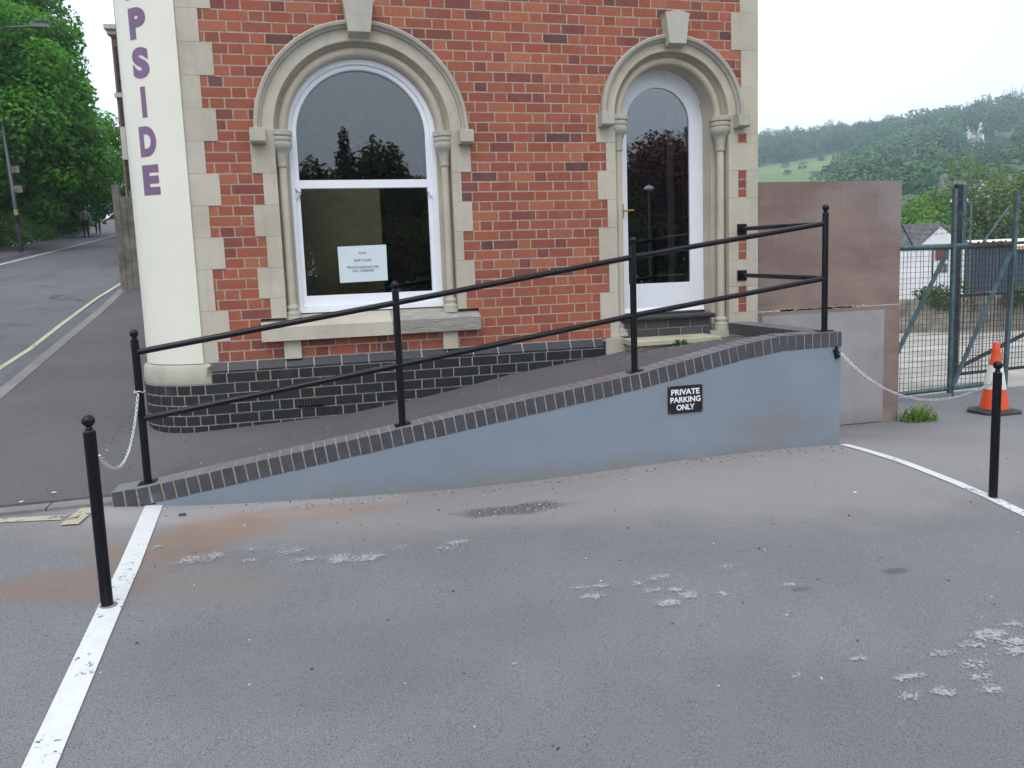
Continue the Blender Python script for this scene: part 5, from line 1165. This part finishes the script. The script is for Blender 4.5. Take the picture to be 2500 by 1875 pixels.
# ================================================================== left: street
t_ = thing('timber_fence', 'tall weathered grey timber board fence end beyond the corner', 'fence', loc=(-4.5, 9.7, 1.43))
b = MB(); xx = -4.77
while xx < -2.7: b.box(xx, xx+.105, 9.70+rng.uniform(-.004, .004), 9.74, 1.38, 3.19+rng.uniform(-.012, .012)); xx += .111
adopt(b.build('boards', M['timber']), t_)
b = MB(); b.box(-4.79, -4.67, 9.745, 9.86, 1.35, 3.42); adopt(b.build('post', M['timber']), t_)
b = MB(); b.box(-4.36, -4.25, 9.8, 9.9, 3.2, 3.95); b.box(-4.5, -2.7, 9.78, 9.80, 3.05, 3.3); adopt(b.build('post', M['timber']), t_)
b = MB(); r = random.Random(4)
pts = [(-4.45+.06*i, 9.85+r.uniform(-.08, .08), 3.27+r.uniform(-.07, .1)) for i in range(30)]; b.tube(pts, .006, 5); adopt(b.build('razor_wire', M['wire']), t_)
t_ = thing('brick_mill', 'old red brick mill with stone cornice up the street behind the fence', 'building', loc=(-5, 20, 2.3))
XM, YM = -6.17, 18.0
b = MB(); b.prism([(XM+.0, YM), (XM+6, YM-.2), (XM+5, YM+14), (XM-.9, YM+14)], 'z', 1.5, 8.40); adopt(b.build('wall', M['mill']), t_)
b = MB(); b.box(XM-.10, XM+6, YM-.35, YM-.0, 8.50, 8.62); b.box(XM-.05, XM+6, YM-.25, YM-.0, 8.38, 8.50); b.box(XM-.03, XM+6, YM-.12, YM-.0, 6.72, 6.84); b.box(XM+.04, XM+6, YM-.16, YM, 5.0, 5.9); b.prism([(XM-.08, YM), (XM-.9-.08, YM+14), (XM-.9, YM+14), (XM, YM)], 'z', 8.5, 8.62); adopt(b.build('stone_cornice', M['stone_grey']), t_)
for k, (z0, z1) in enumerate(((6.0, 6.6), (4.1, 4.8), (3.0, 3.65))):
    for j in range(3):
        x0 = XM+.22+j*.75; b = MB()
        if k == 0:
            b.prism([(x0, z0), (x0+.4, z0), (x0+.4, z1-.1)]+[(x0+.2+.2*math.cos(a_*PI/8), z1-.1+.2*math.sin(a_*PI/8)) for a_ in range(9)]+[(x0, z1-.1)], 'y', YM-.05, YM-.01)
        else: b.box(x0, x0+.4, YM-.05, YM-.01, z0, z1)
        wn = adopt(b.build('window', M['white']), t_); b = MB(); b.box(x0+.05, x0+.18, YM-.055, YM-.05, z0+.06, z1-.1); b.box(x0+.22, x0+.35, YM-.055, YM-.05, z0+.06, z1-.1); p = b.build('pane', M['car_glass']); p.parent = wn
b = MB(); b.tube([(XM+.10, YM-.08, 2.2), (XM+.10, YM-.08, 8.1)], .04, 8); adopt(b.build('drainpipe', M['gate_dark']), t_)
# street lamp at the far left
lp = thing('street_lamp', 'tall grey street lamp with long arm in front of the big trees at far left', 'street lamp', loc=(-11.57, 26.29, 3.0))
b = MB(); b.tube([(-11.57, 26.29, 2.8), (-11.70, 26.55, 5.2), (-11.88, 26.85, 7.1), (-11.98, 27.1, 9.9), (-11.85, 27.2, 10.9), (-11.55, 27.2, 11.10), (-10.5, 27.05, 11.14)], [.075, .07, .06, .05, .045, .04, .035], 10); adopt(b.build('pole', M['lamp_pole'], smooth=True), lp)
b = MB(); b.obox((-10.35, 27.0, 11.15), (.30, -.02, .0), (.01, .11, 0), (0, 0, .065)); adopt(b.build('lamp_head', M['lamp_pole']), lp)
b = MB(); b.tube([(-11.625, 26.42, 4.16), (-11.635, 26.44, 4.36)], .077, 12); adopt(b.build('yellow_band', M['band_yellow']), lp)
b = MB(); b.tube([(-11.615, 26.40, 3.85), (-11.625, 26.42, 4.15)], .077, 12); adopt(b.build('black_band', M['void']), lp)
for z_ in (5.0, 5.72): b = MB(); b.box(-11.64+(5-z_)*.05, -11.36+(5-z_)*.05, 26.5, 26.52, z_, z_+.25); adopt(b.build('sign_plate', M['timber']), lp)
# bank behind the far pavement
def bankz(x, y):
    d = farx(y)-2.1-x; return hst(y)+(.02 if d < .05 else 0)+1.9*(1-math.exp(-max(d, 0)/1.6))+.12*max(0, d-2)
b = MB(); b.grid(lambda s_, y: ((farx(y)-2.1-s_), y, bankz(farx(y)-2.1-s_, y)), [0, .4, .9, 1.6, 2.5, 4, 7, 12, 20, 34], [-1.4, 3, 8, 13, 18, 22, 26, 30, 34, 38, 43, 48, 54, 60, 68, 78])
tag(b.build('bank', M['bank_soil'], smooth=True), kind='structure')
r = random.Random(21); bb = []
for i in range(230):
    y = r.uniform(15, 56); d = abs(r.gauss(0, 1.3))+.05; x = farx(y)-2.05-d; s_ = r.uniform(.25, .65); bb.append((x, y, bankz(x, y)+r.uniform(-.05, .35), s_, s_*1.2, s_*.75))
V, F, T = leaf_cloud(bb, 42000, .075, seed=22, shell=(.6, 1.1)); tag(np_mesh('bank_undergrowth', V, F, T, M['leaf_bank']), 'rough grass, nettles and brambles covering the roadside bank', 'undergrowth', kind='stuff')
for i, (y, d, hh, lab) in enumerate(((24.5, 1.3, 1.9, 'low leafy bush at the far left edge beside the lamp post'), (29.5, .9, 1.5, 'broad leaved bush spilling toward the pavement right of the lamp post'), (33, 2.0, 2.0, 'dark bush on the bank below the big tree'), (47, 1.2, 1.8, 'bush on the bank near the two walkers'))):
    x = farx(y)-2.1-d; z = bankz(x, y); bl2 = crown_blobs((x, y, z+hh*.45), (1.3, 1.5, hh*.6), 12, 50+i); tree('bush', lab, (x, y, z), bl2, 3800, .11, 'leaf_sycamore', .04, 60+i, 'bushes on the roadside bank', cat='bush')
def bigtree(label, x, y, blobs, n, size, seed, leaf='leaf_sycamore'):
    z = bankz(x, y); tree('sycamore_tree', label, (x, y, z-.3), blobs, n, size, leaf, .42, seed, 'big sycamores along the street', nl=14, tint=(.6, 1.25), blobvar=.22, shell=(.62, 1.06))
bl2 = crown_blobs((-14.6, 30.5, 8.9), (5.6, 5.5, 4.9), 60, 71, .9, (.16, .34))+[(-10.9+.25*j-.10*i*(i>2), 29.4+.7*j, 6.0+i*.95, 1.25, 1.3, .85) for i, x0 in enumerate(range(7)) for j in range(3)]
bigtree('huge dense sycamore filling the left edge and overhanging the street', -14.6, 31.5, bl2, 95000, .112, 81)
bl2 = crown_blobs((-15.6, 36.5, 15.2), (4.6, 4.6, 4.2), 40, 72, .9, (.18, .36))
bigtree('taller sycamore showing in the top left corner behind the nearest one', -16.6, 37, bl2, 36000, .125, 82)
bl2 = crown_blobs((-15.2, 45, 8.6), (5.2, 6, 4.4), 46, 73, .9, (.18, .36))
bigtree('shaded sycamore further up the street above the two walkers', -17.2, 45, bl2, 42000, .14, 83)
bl2 = crown_blobs((-20.5, 29, 7.5), (6.5, 6, 6.5), 44, 74, .9, (.2, .38))
bigtree('sycamore deep in the shade behind the lamp post', -20.5, 30, bl2, 32000, .15, 84)
bl2 = crown_blobs((-23.5, 57, 9.3), (5.5, 6, 4), 40, 75, .9, (.2, .38))
bigtree('distant sycamore at the crest of the street', -23.5, 57, bl2, 15000, .22, 85)
# hedge behind the trees so the wood reads dark
bb = [(farx(y)-2.1-r.uniform(4.5, 9), y, bankz(farx(y)-8, y)+r.uniform(.3, 3.5), 1.6, 1.8, 1.6) for y in [r.uniform(20, 62) for _ in range(90)]]
V, F, T = leaf_cloud(bb, 26000, .2, seed=23, tint=(.5, .9)); tag(np_mesh('thicket', V, F, T, M['leaf_mid']), 'dark thicket of young growth behind the street trees', 'thicket', kind='stuff')
# people walking away up the far pavement
def person(x, y, z, label, top, legs, step, bag=None, H=1.70, yaw=.25):
    t_ = thing('person', label, 'person', 'people walking up the street', loc=(x, y, z)); t_.rotation_euler = (0, 0, yaw)
    def skin(name, verts, edges, rad, mat, parent, lvl=2):
        me = bpy.data.meshes.new(name); me.from_pydata(verts, edges, []); o = bpy.data.objects.new(name, me); COL.objects.link(o); me.materials.append(mat)
        m_ = o.modifiers.new('Skin', 'SKIN'); m_.use_smooth_shade = True
        for i, r_ in enumerate(rad): me.skin_vertices[0].data[i].radius = (r_[0], r_[1]) if isinstance(r_, tuple) else (r_, r_)
        me.skin_vertices[0].data[0].use_root = True
        s_ = o.modifiers.new('Sub', 'SUBSURF'); s_.levels = s_.render_levels = lvl; o.parent = parent; return o
    def mk_skin(name, verts, edges, rad, mat, parent):
        me = bpy.data.meshes.new(name); me.from_pydata(verts, edges, []); o = bpy.data.objects.new(name, me); COL.objects.link(o); me.materials.append(mat)
        bm3 = bmesh.new(); bm3.from_mesh(me); sl = bm3.verts.layers.skin.verify()
        for i, v in enumerate(bm3.verts): v[sl].radius = rad[i] if isinstance(rad[i], tuple) else (rad[i], rad[i]); v[sl].use_root = (i == 0)
        bm3.to_mesh(me); bm3.free(); m_ = o.modifiers.new('Skin', 'SKIN'); m_.use_smooth_shade = True; s_ = o.modifiers.new('Sub', 'SUBSURF'); s_.levels = s_.render_levels = 2; o.parent = parent; return o
    k = H/1.7; f_ = step
    J = [(0,0,.95),(0,0,1.12),(0,.01,1.33),(0,.0,1.46),(0,-.01,1.54),(0,-.01,1.61),(0,-.01,1.67),
         (-.09,0,.90),(-.10,-f_*.5,.50),(-.10,-f_*1.2,.09),(-.11,-f_*1.2+.14,.03),
         (.09,0,.90),(.10,f_*.5,.50),(.10,f_,.09),(.11,f_+.14,.03),
         (-.18,0,1.39),(-.24,.02,1.12),(-.25,.10,.88),(-.25,.13,.79),(.18,0,1.39),(.24,-.03,1.12),(.25,.02,.88),(.25,.03,.79)]
    E_ = [(0,1),(1,2),(2,3),(3,4),(4,5),(5,6),(0,7),(7,8),(8,9),(9,10),(0,11),(11,12),(12,13),(13,14),(3,15),(15,16),(16,17),(17,18),(3,19),(19,20),(20,21),(21,22)]
    Rd = [(.14,.10),(.13,.09),(.15,.10),(.07,.06),(.055,.055),(.078,.09),(.06,.07),.075,.055,.04,.035,.075,.055,.04,.035,.05,.04,.033,.028,.05,.04,.033,.028]
    J = [(a_*k, c_*k, d*k) for a_, c_, d in J]
    bd = mk_skin('body', J, E_, Rd, M['skin'], t_)
    mk_skin('trousers', [J[i] for i in (0,7,8,9,11,12,13)], [(0,1),(1,2),(2,3),(0,4),(4,5),(5,6)], [(.155,.115),.09,.07,.06,.09,.07,.06], legs, t_)
    mk_skin('jacket', [J[i] for i in (1,2,3,15,16,17,19,20,21,0)], [(0,1),(1,2),(2,3),(3,4),(4,5),(2,6),(6,7),(7,8),(0,9)], [(.16,.115),(.17,.12),(.10,.08),.068,.058,.045,.068,.058,.045,(.165,.12)], top, t_)
    b = MB(); b.lathe([(0, -.03), (.07, -.02), (.092, .03), (.095, .08), (.08, .13), (.045, .16), (0, .17)], (0, -.025*k, 1.56*k), 14); p = b.build('hair', M['hair'], smooth=True); p.parent = t_
    b = MB()
    for jx in (10, 14): q = J[jx]; b.obox((q[0], q[1]-.07, .035), (.045, 0, 0), (0, .13, 0), (0, 0, .035))
    p = b.build('shoes', M['void']); p.parent = t_
    if bag == 'strap':
        b = MB(); b.tube([(-.14*k, -.125, 1.42*k), (0, -.135, 1.22*k), (.17*k, -.12, 1.0*k)], .014, 6); p = b.build('bag_strap', M['void']); p.parent = t_
    if bag == 'coat':
        b = MB(); b.tube([(.22*k, 0, 1.48*k), (.26*k, -.02, 1.2*k), (.27*k, 0, .95*k)], [.07, .10, .09], 10); p = b.build('carried_coat', M['navy_coat'], smooth=True); p.parent = t_
    return t_
person(-13.55, 43.9, hst(43.9)+.0, 'dark haired person in a khaki top and black trousers walking away up the street', M['khaki'], M['denim'], .06, 'strap', 1.72)
person(-14.75, 51.9, hst(51.9), 'person in a pale blue top with a dark coat, walking ahead of the other', M['blue_top'], M['denim'], .08, 'coat', 1.76)
# parked red car past the crest
cx, cy_ = -18.4, 77.5; cz2 = hst(cy_)-.25; t_ = thing('parked_car', 'red car parked at the top of the street, mostly hidden by the fence', 'car', loc=(cx, cy_, cz2))
b = MB(); b.prism([(-2.0, .25), (-2.05, .55), (-1.9, .72), (-1.15, .82), (-.6, 1.30), (.8, 1.36), (1.5, .92), (2.0, .82), (2.1, .5), (2.05, .25)], 'y', -.85, .85); p = b.build('body', M['car_red']); p.parent = t_
b = MB(); b.prism([(-1.05, .84), (-.58, 1.24), (.75, 1.29), (1.3, .90)], 'y', -.87, .87); p = b.build('window', M['car_glass']); p.parent = t_
for x in (-1.25, 1.3):
    for y in (-.86, .86): b = MB(); b.tube([(x, y-.1, .31), (x, y+.1, .31)], .31, 16); p = b.build('wheel', M['rubber']); p.parent = t_
b = MB(); b.box(-17.05, -16.93, 70.0, 70.12, hst(70), hst(70)+1.0); tag(b.build('marker_post', M['cottage']), 'short white post at the crest of the street beside the red car', 'post')
# ================================================================== behind the camera: what the panes reflect
RG = 'trees mirrored in the panes'
def rt(name, label, x, y, w_, ztop, leaf, n, size, seed, zlow=0, nb=24, **kw):
    h = ztop-zlow; bl2 = crown_blobs((x, y, zlow+h*.54), (w_/2, w_/2, h*.5), nb, seed); return tree(name, label, (x, y, zlow-.3), bl2, n, size, leaf, .25, seed, RG, **kw)
x, y = 1.15, -38; t_ = thing('conifer', 'dark pointed conifer mirrored in the upper window pane', 'tree', RG, loc=(x, y, 0)); b = MB(); b.tube([(x, y, -.3), (x, y, 9)], [.25, .04], 7); adopt(b.build('trunk', M['bark']), t_)
V, F, T = leaf_cloud([(x, y, 1+k*.98, 2.2-k*.235, 2.2-k*.235, .75) for k in range(9)], 14000, .12, seed=78); adopt(np_mesh('crown', V, F, T, M['leaf_dark']), t_)
rt('broadleaf_tree', 'rounded tree mirrored beside the conifer', 3.0, -38.5, 3.6, 9.2, 'leaf_warm', 14000, .16, 91)
rt('broadleaf_tree', 'lower tree mirrored at the left of the window pane', -.4, -39, 3.4, 7.3, 'leaf_warm', 12000, .16, 92)
rt('broadleaf_tree', 'tree mirrored at the right of the window pane', 5.6, -39.5, 5, 7.6, 'leaf_warm', 15000, .16, 93)
rt('copper_beech', 'big dark red copper beech mirrored in the door pane', 20.3, -38, 8.5, 8.9, 'leaf_beech', 36000, .15, 94, nb=40)
rt('broadleaf_tree', 'green tree mirrored at the lower left of the door pane', 17.0, -36, 3.6, 6.2, 'leaf_warm', 8000, .14, 95)
rt('broadleaf_tree', 'green tree mirrored between window and door', 11.5, -39, 7, 8.0, 'leaf_warm', 5000, .22, 96)
rt('broadleaf_tree', 'green tree behind the camera to the left', -6.5, -38, 8, 8.0, 'leaf_warm', 5000, .22, 97)
rt('broadleaf_tree', 'broad green tree behind the camera far to the right', 28.5, -38, 8, 8.4, 'leaf_warm', 5000, .22, 98)
r = random.Random(31); bb = [(r.uniform(-14, 34), -36+r.uniform(-1.5, 1.5), r.uniform(.2, 3.6), 1.3, 1.2, 1.0) for _ in range(150)]
V, F, T = leaf_cloud(bb, 26000, .17, seed=24, tint=(.5, 1.0)); tag(np_mesh('hedge', V, F, T, M['leaf_warm']), 'overgrown hedge mirrored in the lower window pane', 'hedge', kind='stuff')
t_ = thing('street_lamp', 'street lamp across the car park mirrored in the door pane', 'street lamp', loc=(11.25, -20, 0)); b = MB(); b.tube([(11.25, -20, -.1), (11.25, -20, 4.2)], .05, 8); adopt(b.build('pole', M['lamp_pole']), t_); b = MB(); b.lathe([(0, 4.42), (.14, 4.36), (.20, 4.26), (.05, 4.2), (0, 4.2)], (11.25, -20, 0), 14); adopt(b.build('lamp_head', M['sign_white']), t_)

# ------------------------------------------------------------------ air
mh = bpy.data.materials.new('haze_air'); mh.use_nodes = True; th_ = mh.node_tree; th_.nodes.clear(); oh = th_.nodes.new('ShaderNodeOutputMaterial'); pv = th_.nodes.new('ShaderNodeVolumePrincipled')
pv.inputs['Color'].default_value = (.70, .86, 1.0, 1); pv.inputs['Density'].default_value = .0008; pv.inputs['Anisotropy'].default_value = .2; th_.links.new(pv.outputs[0], oh.inputs['Volume'])
b = MB(); b.box(-1210, 1210, -1210, 1210, -4.3, 135); tag(b.build('haze', mh), kind='stuff')
